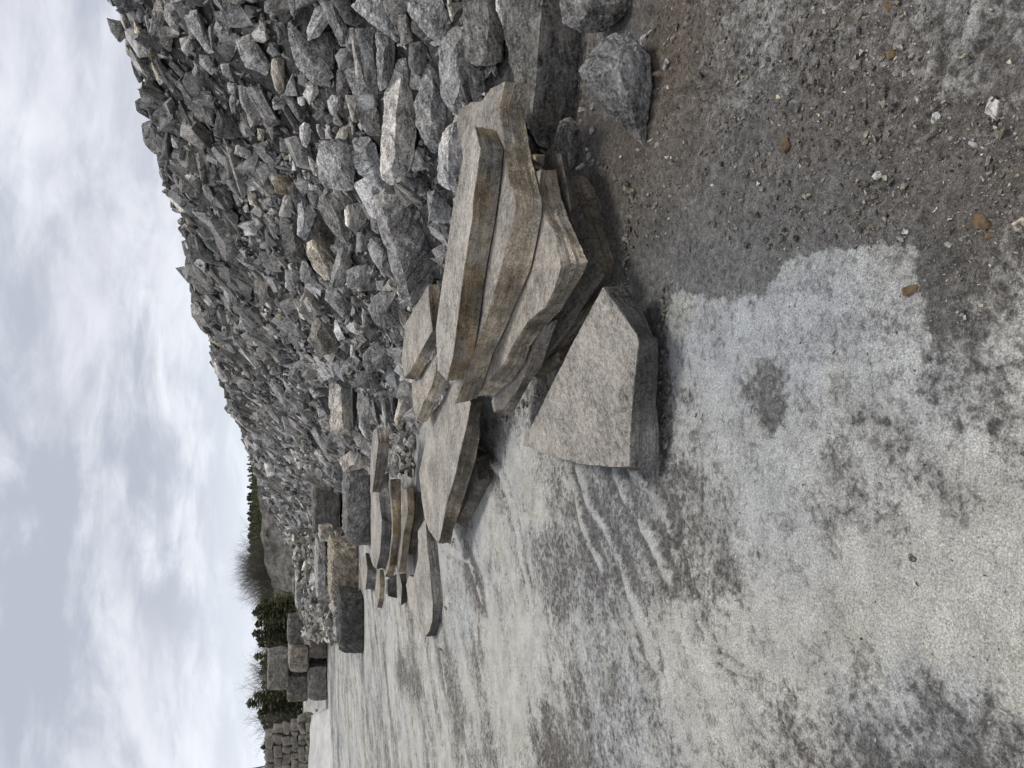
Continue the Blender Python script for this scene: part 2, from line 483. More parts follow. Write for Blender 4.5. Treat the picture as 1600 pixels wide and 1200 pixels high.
def hull_bm(points):
    bm = bmesh.new()
    for p in points: bm.verts.new(p)
    r = bmesh.ops.convex_hull(bm, input=bm.verts, use_existing_faces=False)
    dele = [g for g in set(r['geom_interior'] + r['geom_unused']) if isinstance(g, bmesh.types.BMVert) and g.is_valid]
    if dele: bmesh.ops.delete(bm, geom=dele, context='VERTS')
    return bm


RK = [0]
TRACED = []


def rock(z, out, tone, warm, label, inner=None, f=0.0, ground=None, name='boulder', group=None, thick=.55, amp=.05, chips=4):
    """a stone whose outline was traced; it lies on the heap (or on the ground at `ground`), with its own thickness"""
    RK[0] += 1; seed = RK[0]; rs = random.Random(seed * 7 + 1)
    O = [pt(z, *p) for p in out]
    cx = sum(p[0] for p in O) / len(O); cy = sum(p[1] for p in O) / len(O)
    area = abs(sum(O[i][0] * O[i - 1][1] - O[i - 1][0] * O[i][1] for i in range(len(O)))) / 2
    if ground is not None:
        g = at_z(*pt(*ground)); P0 = at_y(cx, cy, g.y + f); sn = Vector((0, -.3, 1)).normalized()
    else:
        hit = None
        for dx in (0, 12, 25, 40, 60):
            h, nrm, _, dist = BVH.ray_cast(EYEV, ray(cx + dx, cy).normalized())
            if h is not None: hit = (h, nrm); break
        if hit is None: h = at_y(cx, cy, 12); nrm = Vector((0, -.5, .8))
        else:
            h, nrm = hit
            if dx: h = at_y(cx, cy, h.y)
        P0 = EYEV + (h - EYEV) * (1 - (f + .13) / (h - EYEV).length); sn = nrm if nrm.z > 0 else -nrm
    tocam = (EYEV - P0).normalized()
    n = (sn * .35 + tocam).normalized()
    w = pix(P0)[2]; size = math.sqrt(area) * w / F
    pts = [on_plane(px + rs.uniform(-.6, .6), py + rs.uniform(-.6, .6), P0, n) for px, py in O]
    ctr = sum(pts, Vector()) / len(pts)
    P = list(pts)
    P += [ctr + (p - ctr) * rs.uniform(.62, .85) - n * size * thick * rs.uniform(.7, 1.1) for p in pts]
    if inner is None:
        inner = []
        k = rs.randrange(len(out))
        a, b_ = out[k], out[(k + len(out) // 2) % len(out)]
        for u in (rs.uniform(.25, .4), rs.uniform(.6, .75)):
            x = a[0] + (b_[0] - a[0]) * u; y = a[1] + (b_[1] - a[1]) * u
            inner.append((x, y, rs.uniform(.18, .3)))
    for x, y, bb in inner:
        q = on_plane(*pt(z, x, y), P0, n)
        P.append(q + (EYEV - q).normalized() * size * bb * 1.45)
    bm = chip(hull_bm([p - ctr for p in P]), rs, chips, (tocam + Vector((0, 0, .3))).normalized(), .78, .95)
    A = Vector((rs.gauss(0, .35), rs.gauss(0, .35), 1)).normalized()
    cell = max(size / 20, w / F * 2.4)
    rough_bm(bm, cell, size * amp, seed, A)
    rot = A.rotation_difference(Vector((0, 0, 1))).to_matrix()
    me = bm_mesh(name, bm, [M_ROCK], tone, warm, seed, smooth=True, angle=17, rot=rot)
    o = link(name, me, loc=ctr)
    tag(o, label, 'boulder' if name == 'boulder' else 'stone', group)
    TRACED.append((cx, cy, math.sqrt(area)))
    return o


def slab(pairs, back, z, tone, warm, side, sidewarm, label, sx=0, sy=0, name='stone_slab', cat='slab', ref=None, tmin=.05, tmax=.6, minz=0.0, group=None, rough=1.0, layers=5, amat=None, grounded=None, _it=0):
    """a flat stone: `pairs` = (upper edge, lower edge) along the sides one sees, `back` = the far upper outline.
       The upper face lies on the plane z + sx*x + sy*y measured from the first edge point."""
    if not _it: RK[0] += 1
    seed = RK[0]; lift = 0
    top_px = [pt(*a) for a, b in pairs] + [pt(*b) for b in back]
    bot_px = [pt(*b) for a, b in pairs]
    n = Vector((-sx, -sy, 1)).normalized()
    P0 = at_z(*(pt(*ref) if ref else top_px[0]), z)
    tops = [on_plane(px, py, P0, n) for px, py in top_px]
    ts = []
    for k, (px, py) in enumerate(bot_px):
        d = ray(px, py).normalized(); A = tops[k]          # closest point of A - T n to the ray
        w0 = A - EYEV; c = n.dot(d)
        T = (w0.dot(n) - w0.dot(d) * c) / (1 - c * c); ts.append(T)
    ts.sort(); T = min(max(ts[len(ts) // 2], tmin), tmax)
    if grounded is not None and _it < 4:
        return slab(pairs, back, grounded + T + (lift or 0), tone, warm, side, sidewarm, label, sx, sy, name, cat, ref, tmin, tmax, minz, group, rough, layers, amat, grounded, _it + 1)
    P1 = P0 - n * T
    ctr = sum(tops, Vector()) / len(tops)
    bots = []
    for k in range(len(tops)):
        b0 = tops[k] - n * T
        if k < len(pairs):
            b = on_plane(*bot_px[k], P1, n)
            if (b - b0).length > T * .9: b = b0 + (b - b0).normalized() * T * .9
        else: b = b0 + (b0 - (ctr - n * T)).normalized() * .01
        bots.append(b)
    lowest = min(b.z for b in bots)
    w = pix(ctr)[2]
    cell = max(.016, w / F * 4)
    # refine the outline
    ringT, ringB = [], []
    N = len(tops)
    for k in range(N):
        a, b = tops[k], tops[(k + 1) % N]; c, d = bots[k], bots[(k + 1) % N]
        m = max(1, int((b - a).length / cell))
        for j in range(m): ringT.append(a.lerp(b, j / m)); ringB.append(c.lerp(d, j / m))
    M = len(ringT)
    outw = []
    area2 = sum(ringT[i - 1].x * ringT[i].y - ringT[i].x * ringT[i - 1].y for i in range(M))
    sg = 1 if area2 > 0 else -1
    for i in range(M):
        e = ringT[(i + 2) % M] - ringT[i - 2]; v = Vector((e.y, -e.x, 0)) * sg
        outw.append(v.normalized() if v.length > 1e-6 else Vector((0, 0, 0)))
    bm = bmesh.new(); rings = []
    L = layers + 2 if w < 9 else max(2, layers - 1)
    off = Vector((seed * 3.3, seed * 1.7, 0))
    amp = min(.012 * max(1, w / 4), T * .09) * rough
    # chamfered rim then the layered sides
    prof = [(0.0, -.003)] + [((j + .0) / L, 0) for j in range(L + 1)]
    prof[1] = (.03, 0)
    lc = [random.Random(seed * 31 + q).uniform(-.5, .5) for q in range(len(prof))]; lc[0] = lc[1] = 0
    for li, (u, o_) in enumerate(prof):
        vs = []
        for i in range(M):
            p = ringT[i].lerp(ringB[i], u)
            q = ringT[i] * 5 + off
            j1 = mn.noise(q) + .6 * mn.noise(q * 3.3) + .3 * mn.noise(q * 9)
            j2 = mn.noise(Vector((q.x * .9, q.y * .9, li * 3.7 + seed))) + .5 * mn.noise(Vector((q.x * 4, q.y * 4, li * 5.1)))
            dd = o_ + amp * (.45 * j1 + .35 * mn.noise(q * 17) + ((.65 * j2 + lc[li]) if li > 1 else 0))
            vs.append(bm.verts.new(p + outw[i] * dd + n * (amp * .5 * mn.noise(q * 2 + Vector((0, 0, li * 2.2))) if 0 < li < len(prof) - 1 else 0) - ctr))
        rings.append(vs)
    for a, b in zip(rings[:-1], rings[1:]):
        for i in range(M):
            fc = bm.faces.new((a[i], a[(i + 1) % M], b[(i + 1) % M], b[i])); fc.material_index = 1
    f0 = bm.faces.new(rings[0]); f1 = bm.faces.new(rings[-1]); f1.material_index = 1
    bmesh.ops.triangulate(bm, faces=[f0, f1])
    # relief on the upper face
    bm.normal_update()
    ax = Vector((math.cos(seed), math.sin(seed), 0))
    rot = Matrix((ax, n.cross(ax), n)).to_3x3()
    me = bm_mesh(name, bm, [amat or M_TOP, M_SIDE], tone, warm, seed, rot=rot)
    nv = len(me.vertices)
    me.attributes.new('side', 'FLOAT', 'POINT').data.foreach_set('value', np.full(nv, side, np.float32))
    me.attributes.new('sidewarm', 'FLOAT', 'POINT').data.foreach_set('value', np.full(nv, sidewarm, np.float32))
    o = link(name, me, loc=ctr); tag(o, label, cat, group)
    print('SLAB %-60s T=%.3f z=%.2f low=%.2f dist=%.1f' % (label[:60], T, z, lowest, w))
    return o

# ------------------------------------------------------------------ the flat quarried slabs
GS = 'slabs of the near stack'
P_, Q_, R_, S_, T_, U_, V_ = 'PQRSTUV'


def pr(*a):
    """('P',x1,y1,x2,y2) or ('P',x1,y1,'Q',x2,y2) -> pair"""
    if len(a) == 5: return ((a[0], a[1], a[2]), (a[0], a[3], a[4]))
    return ((a[0], a[1], a[2]), (a[3], a[4], a[5]))


def bk(z, *xy): return [(z, xy[i], xy[i + 1]) for i in range(0, len(xy), 2)]


# the big triangular one leaning on the foot of the stack
slab([pr('X5', 1255, 152, 1385, 148), pr('X5', 1340, 270, 1460, 290), pr('X5', 1425, 385, 1508, 405), pr('X5', 1434, 440, 1530, 412),
      pr('X5', 1418, 560, 1530, 560), pr('X5', 1402, 740, 1520, 740), pr('X5', 1392, 900, 1536, 880), pr('X5', 1390, 1060, 1537, 1056)],
     bk('X5', 1150, 1046, 1000, 1003, 850, 942, 905, 830, 1000, 640, 1100, 440, 1170, 310), .16, .62, .12, .18, .08,
     'largest pinkish-grey slab, lying alone in front of the near stack, one corner pointed', sx=.10, sy=.02, ref=('X5', 1390, 1060))
# the near stack, from the ground up
slab([pr('X4', 1075, 385, 1160, 400), pr('X4', 1110, 470, 1205, 450), pr('X4', 1160, 600, 1270, 600), pr('X4', 1200, 720, 1310, 740),
      pr('X4', 1240, 850, 1350, 880), pr('X4', 1262, 900, 1340, 945), pr('X5', 1190, 205, 1245, 190), pr('X5', 1120, 310, 1180, 310), pr('X5', 1010, 452, 1070, 455),
      pr('X5', 945, 545, 990, 560)],
     bk('X5', 900, 545, 1000, 300) + bk('X5', 1040, 100) + bk('X4', 1050, 640, 1040, 420), .14, .48, .15, .34, .5,
     'dark dusty slab on the ground at the very bottom of the near stack', sx=.05, sy=.16, group=GS)
slab([pr('X5', 905, 600, 900, 655), pr('X5', 985, 560, 975, 625), pr('X5', 1040, 520, 1030, 560)], bk('X5', 1030, 480, 930, 540), .13, .3, .5, .24, .7,
     'small tan wedge of slab showing under the bottom layers of the near stack', group=GS, tmax=.1)
slab([pr('P', 1045, 640, 1062, 650), pr('P', 1075, 790, 1090, 800), pr('P', 1095, 900, 1110, 930), pr('P', 1130, 1090, 1145, 1110), pr('X4', 1085, 600, 1100, 610), pr('X4', 1120, 700, 1135, 720)],
     bk('X4', 1060, 800, 1000, 700) + bk('P', 980, 900, 890, 760, 850, 650), .26, .15, .3, .1, .3,
     'thin dark brown slab wedged behind the tan one in the near stack', group=GS, tmax=.1)
slab([pr('Q', 1225, 480, 1350, 400), pr('Q', 1150, 620, 1335, 550), pr('Q', 1110, 780, 1200, 820), pr('X5', 830, 670, 880, 645),
      pr('X5', 760, 760, 802, 800), pr('X5', 708, 780, 712, 797)],
     bk('X5', 697, 725, 760, 600) + bk('Q', 1000, 700, 1050, 500, 1150, 400), .27, .5, .25, .34, .35,
     'brown-grey slab second from the bottom at the outer end of the near stack', sx=0, group=GS)
slab([pr('P', 885, 775, 980, 770), pr('X4', 930, 480, 1045, 520), pr('X4', 965, 610, 1085, 620), pr('X4', 1000, 660, 1140, 750), pr('X4', 1048, 850, 1177, 830),
      pr('X4', 1010, 970, 1150, 890), pr('X4', 965, 1060, 1077, 1010), pr('Q', 1200, 350, 1375, 330), pr('Q', 1100, 430, 1240, 460), pr('Q', 960, 650, 1110, 630),
      pr('Q', 890, 800, 1065, 780), pr('Q', 800, 900, 945, 940), pr('Q', 680, 1030, 740, 1118)],
     bk('Q', 665, 1060, 640, 980, 700, 700, 850, 300) + bk('X4', 850, 850, 840, 500) + bk('P', 830, 790), .40, .66, .25, .52, .5,
     'thick slab with a pointed belly and chipped edge, third layer of the near stack', group=GS, rough=1.0)
slab([pr('P', 845, 690, 890, 775), pr('P', 815, 690, 840, 785)], bk('P', 800, 700, 790, 640, 830, 650), .40, .5, .9, .35, .9,
     'small ochre chip of slab in the near stack beside the dark boulder', group=GS, tmax=.06)
slab([pr('P', 530, 260, 722, 260), pr('P', 545, 350, 745, 350), pr('P', 575, 600, 785, 600), pr('P', 610, 830, 835, 830), pr('P', 650, 950, 890, 1030),
      pr('P', 668, 1100, 888, 1150), pr('Q', 860, 0, 1110, 0), pr('Q', 800, 230, 1010, 250), pr('Q', 720, 470, 900, 500), pr('Q', 660, 640, 790, 720),
      pr('Q', 600, 830, 720, 930), pr('Q', 480, 1130, 665, 1085)],
     bk('Q', 468, 1000, 480, 800, 520, 500, 560, 200) + bk('P', 400, 1150, 330, 900, 230, 660, 180, 400, 195, 270, 300, 215, 390, 200, 460, 100, 580, 40), .545, .60, .15, .60, .55,
     'long weathered slab with a wavy beige edge, second from the top of the near stack', group=GS, rough=.8)
slab([pr('P', 330, 412, 490, 440), pr('P', 352, 500, 530, 520), pr('P', 378, 598, 565, 600), pr('P', 350, 800, 550, 800), pr('P', 320, 1000, 530, 960), pr('P', 308, 1190, 498, 1190),
      pr('Q', 558, 0, 743, 0), pr('Q', 535, 200, 722, 150), pr('Q', 500, 480, 682, 460), pr('Q', 470, 720, 640, 700), pr('Q', 415, 938, 575, 915)],
     bk('Q', 340, 850, 325, 500, 350, 300, 395, 0) + bk('P', 130, 1195, 150, 1060, 200, 850, 235, 650, 290, 500), .675, .78, .12, .46, .8,
     'topmost long straight slab of the near stack, with an ochre-stained edge', group=GS, rough=.6)
# small ones beside its outer end
GM = 'slabs between the two stacks'
slab([pr('Q', 262, 130, 382, 130), pr('Q', 276, 350, 352, 350), pr('Q', 298, 515, 335, 570), pr('Q', 200, 690, 300, 740), pr('Q', 112, 858, 182, 915), pr('Q', 66, 905, 125, 922)],
     bk('Q', 38, 760, 75, 450, 165, 300), .56, .66, .18, .3, .75, 'small pointed pale slab with a rusty edge beside the top of the near stack', group=GM)
slab([pr('R', 650, 160, 782, 285), pr('R', 590, 360, 705, 470), pr('R', 490, 560, 605, 680), pr('R', 402, 785, 562, 785)],
     bk('R', 362, 600, 343, 285, 430, 180, 560, 40, 660, -60), .46, .64, .2, .46, .5, 'tapering pale slab with an olive-grey edge, under the small rusty-edged one', group=GM)
slab([pr('R', 1085, 560, 1165, 530), pr('R', 1050, 760, 1128, 790), pr('R', 1005, 960, 1195, 980), pr('S', 522, 200, 690, 230), pr('S', 480, 400, 642, 400),
      pr('S', 430, 570, 582, 600), pr('S', 382, 720, 522, 790), pr('S', 345, 940, 452, 980), pr('S', 318, 1070, 430, 1122)],
     bk('S', 296, 1130, 200, 990, 158, 870, 130, 700, 96, 400, 160, 100) + bk('R', 575, 700, 700, 560, 850, 300, 980, 240), .32, .64, .14, .22, .55,
     'broad pale diamond-shaped slab midway between the near stack and the far stack', sx=.03, group=GM)
slab([pr('S', 690, 240, 835, 180), pr('S', 715, 460, 888, 465), pr('S', 640, 650, 780, 632), pr('S', 562, 760, 690, 800), pr('S', 480, 915, 580, 995)],
     bk('S', 450, 850, 480, 500, 600, 150), .15, .5, .1, .2, .4, 'dark-edged slab on the ground, mostly hidden under the broad diamond-shaped slab', grounded=-.01, group=GM)
slab([pr('U', 1050, 540, 1130, 690), pr('U', 1078, 950, 1252, 905), pr('V', 1052, 200, 1190, 200), pr('V', 1068, 450, 1222, 430), pr('V', 1090, 670, 1240, 670),
      pr('V', 1082, 880, 1185, 945), pr('V', 1045, 1010, 1085, 1085)],
     bk('V', 1000, 1075, 930, 1010, 870, 880, 790, 700, 755, 430, 795, 310, 850, 335, 905, 100) + bk('U', 930, 700, 975, 620, 1030, 525), .16, .62, .1, .2, .12,
     'lone long pale slab lying on the silt in front of the far stack', grounded=-.01, sy=0)
# the far stack
GF = 'slabs of the far stack'
ZF = .1
slab([pr('T', 282, 190, 480, 190), pr('T', 312, 400, 482, 420), pr('T', 288, 620, 462, 650), pr('T', 256, 900, 430, 832), pr('T', 215, 1195, 250, 960)],
     bk('T', 185, 1190, 188, 800, 200, 480, 232, 220), .56, .6, .1, .28, .35, 'topmost leaf-shaped thin slab of the far stack', group=GF)
slab([pr('T', 325, 960, 460, 830), pr('T', 312, 1150, 490, 1100), pr('U', 315, 60, 502, 50), pr('U', 340, 350, 530, 350), pr('U', 366, 520, 540, 600), pr('U', 355, 800, 530, 800),
      pr('U', 332, 1080, 492, 1080), pr('V', 400, 150, 535, 130), pr('V', 388, 232, 482, 238)],
     bk('V', 345, 205, 300, 50) + bk('U', 195, 920, 190, 500, 195, 200, 180, 50) + bk('T', 250, 960), .44, .6, .1, .27, .05, 'long pale-topped slab with a rough grey edge, upper layer of the far stack', group=GF, rough=1.5)
slab([pr('T', 512, 985, 682, 990), pr('U', 515, 180, 688, 200), pr('U', 535, 480, 670, 480), pr('U', 540, 750, 655, 750), pr('U', 505, 1000, 622, 1000), pr('V', 545, 200, 640, 150), pr('V', 490, 335, 592, 352)],
     bk('V', 465, 220) + bk('U', 430, 1000, 440, 500, 440, 100) + bk('T', 470, 1000), .32, .55, .3, .34, .8, 'long tan-edged slab in the middle of the far stack', group=GF)
slab([pr('U', 745, 35, 850, 35), pr('U', 765, 250, 880, 250), pr('U', 770, 430, 868, 480), pr('U', 722, 640, 842, 640), pr('U', 690, 850, 805, 850), pr('U', 670, 1080, 770, 1080), pr('V', 655, 272, 755, 280)],
     bk('V', 630, 200) + bk('U', 620, 900, 655, 600, 685, 300, 690, 60), .22, .5, .25, .25, .75, 'brown slab with one dark broken end, low in the far stack', group=GF)
slab([pr('U', 905, 90, 975, 80), pr('U', 890, 300, 1020, 330), pr('U', 885, 540, 1030, 490), pr('U', 850, 750, 930, 780), pr('U', 790, 1080, 925, 1050)],
     bk('U', 780, 1000, 820, 700, 875, 500, 870, 100), .15, .45, .3, .26, .4, 'grey-tan stone at the bottom of the far stack, behind the lone slab', grounded=-.01, group=GF, rough=1.6)
slab([pr('V', 250, 30, 330, 60), pr('V', 272, 230, 385, 240), pr('V', 262, 360, 392, 350), pr('V', 250, 488, 370, 492)],
     bk('V', 210, 480, 185, 300, 185, 110, 240, 50), .24, .52, .25, .28, .1, 'squat slab block with a level top just beyond the far stack', grounded=-.01, group=GF)
slab([pr('V', 425, 240, 492, 240), pr('V', 430, 420, 498, 420), pr('V', 420, 590, 490, 600), pr('V', 395, 715, 460, 722)], bk('V', 385, 650, 390, 300), .10, .5, .7, .38, .6, 'narrow ochre sliver of stone lying flat past the end of the far stack', grounded=-.01, group=GF, tmin=.03)
slab([pr('V', 522, 360, 645, 290), pr('V', 522, 500, 645, 450), pr('V', 535, 575, 645, 600)], bk('V', 500, 540, 500, 370), .16, .3, .1, .22, .15, 'mauve-grey stone poking out from under the end of the far stack', grounded=-.01, group=GF)
slab([pr('V', 675, 300, 785, 290), pr('V', 703, 440, 755, 430), pr('V', 696, 560, 768, 560), pr('V', 692, 688, 775, 640)], bk('V', 650, 560, 648, 380, 655, 295), .16, .55, .1, .14, .1, 'pale-topped splinter of stone with a black side, at the far stack\'s end', grounded=-.01, group=GF)

# ------------------------------------------------------------------ big squared blocks further off
GB = 'squared blocks beyond the slab stacks'
GK = 'quarried blocks stacked by the silt bank'


def blk(x0, y0, x1, y1, Y, tone, warm, label, depth=.9, cut=()):
    """a squared block: its front face seen between pixels, standing Y metres off"""
    RK[0] += 1; seed = RK[0]; rs = random.Random(seed); jt = lambda: rs.uniform(-.9, .9)
    c4 = [(x0, y0), (x0, y1), (x1, y1), (x1, y0)]
    pts = []
    for k in range(4):
        a, b = c4[k], c4[(k + 1) % 4]
        for u in (.06, .35, .65, .94):
            pts.append((a[0] + (b[0] - a[0]) * u + jt() * 1.3, a[1] + (b[1] - a[1]) * u + jt() * 1.6))
    F3 = [at_y(px, py, Y + rs.uniform(-.05, .05)) for px, py in pts]
    P = F3 + [p + Vector((0, depth * rs.uniform(.9, 1.1), 0)) for p in F3]
    P += [p.lerp(sum(F3, Vector()) / len(F3), .12) + Vector((0, -.04, 0)) for p in F3]
    ctr = sum(P, Vector()) / len(P)
    bm = chip(hull_bm([p - ctr for p in P]), rs, 2, Vector((0, -.7, .4)), .86, .96); rough_bm(bm, Y / F * 2.4, .045, seed)
    o = link('stone_block', bm_mesh('stone_block', bm, [M_ROCK], tone, warm, seed, smooth=True, angle=30), loc=ctr)
    return tag(o, label, 'block', GK)


blk(482, 1043, 511, 1094, 27.6, .30, .15, 'grey block on the ground, nearest the silt bank in the block stack')
blk(482, 986, 511, 1028, 27.7, .30, .45, 'tan-faced block on the ground under the dark streaked block')
blk(451, 1009, 481, 1049, 27.6, .36, .5, 'tan squared block in the middle course of the block stack')
blk(450, 968, 481, 1008, 27.8, .19, .15, 'dark block with a pale slanting streak in the middle course of the block stack')
blk(449, 1053, 481, 1095, 28.2, .24, .35, 'shadowed dark brown block of the block stack, next to the piled wall')
blk(418, 1025, 450, 1078, 27.9, .27, .25, 'topmost block of the stack, standing out against the trees with one pale corner')
blk(484, 1029, 511, 1041, 28.3, .14, .2, 'small black stone filling the gap low in the block stack')
GK = GB
blk(517, 849, 561, 940, 16.4, .46, .6, 'big pinkish-tan block with a rough hewn front beyond the far stack', depth=.8)
blk(531, 935, 568, 1021, 15.2, .10, .05, 'black rough block standing alone next to the pinkish-tan block', depth=.8)
blk(541, 733, 579, 850, 14.0, .28, .05, 'wide grey block mottled with white, directly next to the far stack', depth=1.0)
blk(489, 745, 531, 838, 20.5, .24, .25, 'tall dark block with vertical grain standing behind the white-mottled one', depth=1.1)
blk(495, 846, 509, 934, 19.5, .60, .1, 'low pale layered block behind the pinkish-tan one', depth=1.0)
blk(463, 866, 474, 952, 26.5, .58, .1, 'long thin pale slab-like block capping the far rubble ridge', depth=1.0)
blk(478, 950, 510, 967, 26.2, .36, .3, 'rough grey-brown lump at the near end of the block stack', depth=.7)
blk(484, 967, 511, 984, 26.8, .34, .15, 'squarish grey lump touching the tan-faced block on the ground', depth=.6)
blk(458, 905, 480, 930, 27.2, .33, .1, 'dark grey lump half buried in the far rubble ridge', depth=.6)
blk(478, 880, 497, 905, 23.5, .30, .4, 'brownish lump in the far rubble ridge behind the pinkish-tan block', depth=.5)
blk(500, 825, 520, 846, 17.5, .5, .4, 'buff broken end of rock between the tall dark block and the pinkish-tan one', depth=.5)
# ------------------------------------------------------------------ stones traced from the heap
GR = 'large stones along the foot of the heap'
rock('H', [(255, 445), (300, 370), (350, 300), (430, 230), (540, 180), (570, 190), (620, 240), (640, 330), (700, 360), (715, 530), (682, 600), (675, 890), (655, 900), (560, 830), (500, 750), (440, 680), (330, 590), (290, 510)], .29, .1,
     'triangular dark grey boulder with white veins lying apart on the brown gravel', inner=[(400, 420, .12), (335, 480, .2), (500, 420, .22), (600, 420, .14), (620, 780, .1)], ground=('H', 690, 600), thick=.6, amp=.045, chips=0)
rock('H', [(130, -60), (135, 40), (160, 140), (180, 155), (270, 200), (380, 205), (480, 150), (560, 70), (640, 0), (660, -80)], .33, .05,
     'boulder cut by the photo edge beyond the white-veined triangular one, one white face', inner=[(250, 60, .25), (230, 0, .25), (500, 20, .2)], ground=('H', 520, 140), thick=.7)
rock('H', [(140, 760), (200, 730), (250, 760), (275, 820), (270, 930), (240, 1030), (190, 1075), (160, 1040), (90, 950), (95, 880)], .36, .05,
     'fist-shaped grey stone on the gravel between the near stack and the big black boulder', inner=[(245, 850, .15), (200, 960, .25), (160, 800, .1)], ground=('H', 240, 1030), name='stone')
rock('N', [(778, -30), (890, -30), (900, 30), (915, 60), (920, 150), (905, 190), (855, 230), (836, 226), (822, 180), (812, 150), (792, 90), (783, 20)], .23, .15,
     'massive black-sided boulder with a tan top face next to the near stack', inner=[(850, -20, .18), (842, 60, .22), (838, 120, .24), (833, 175, .2), (800, 60, .06)], ground=('N', 900, 200), f=.1, thick=.8, amp=.05, chips=1)
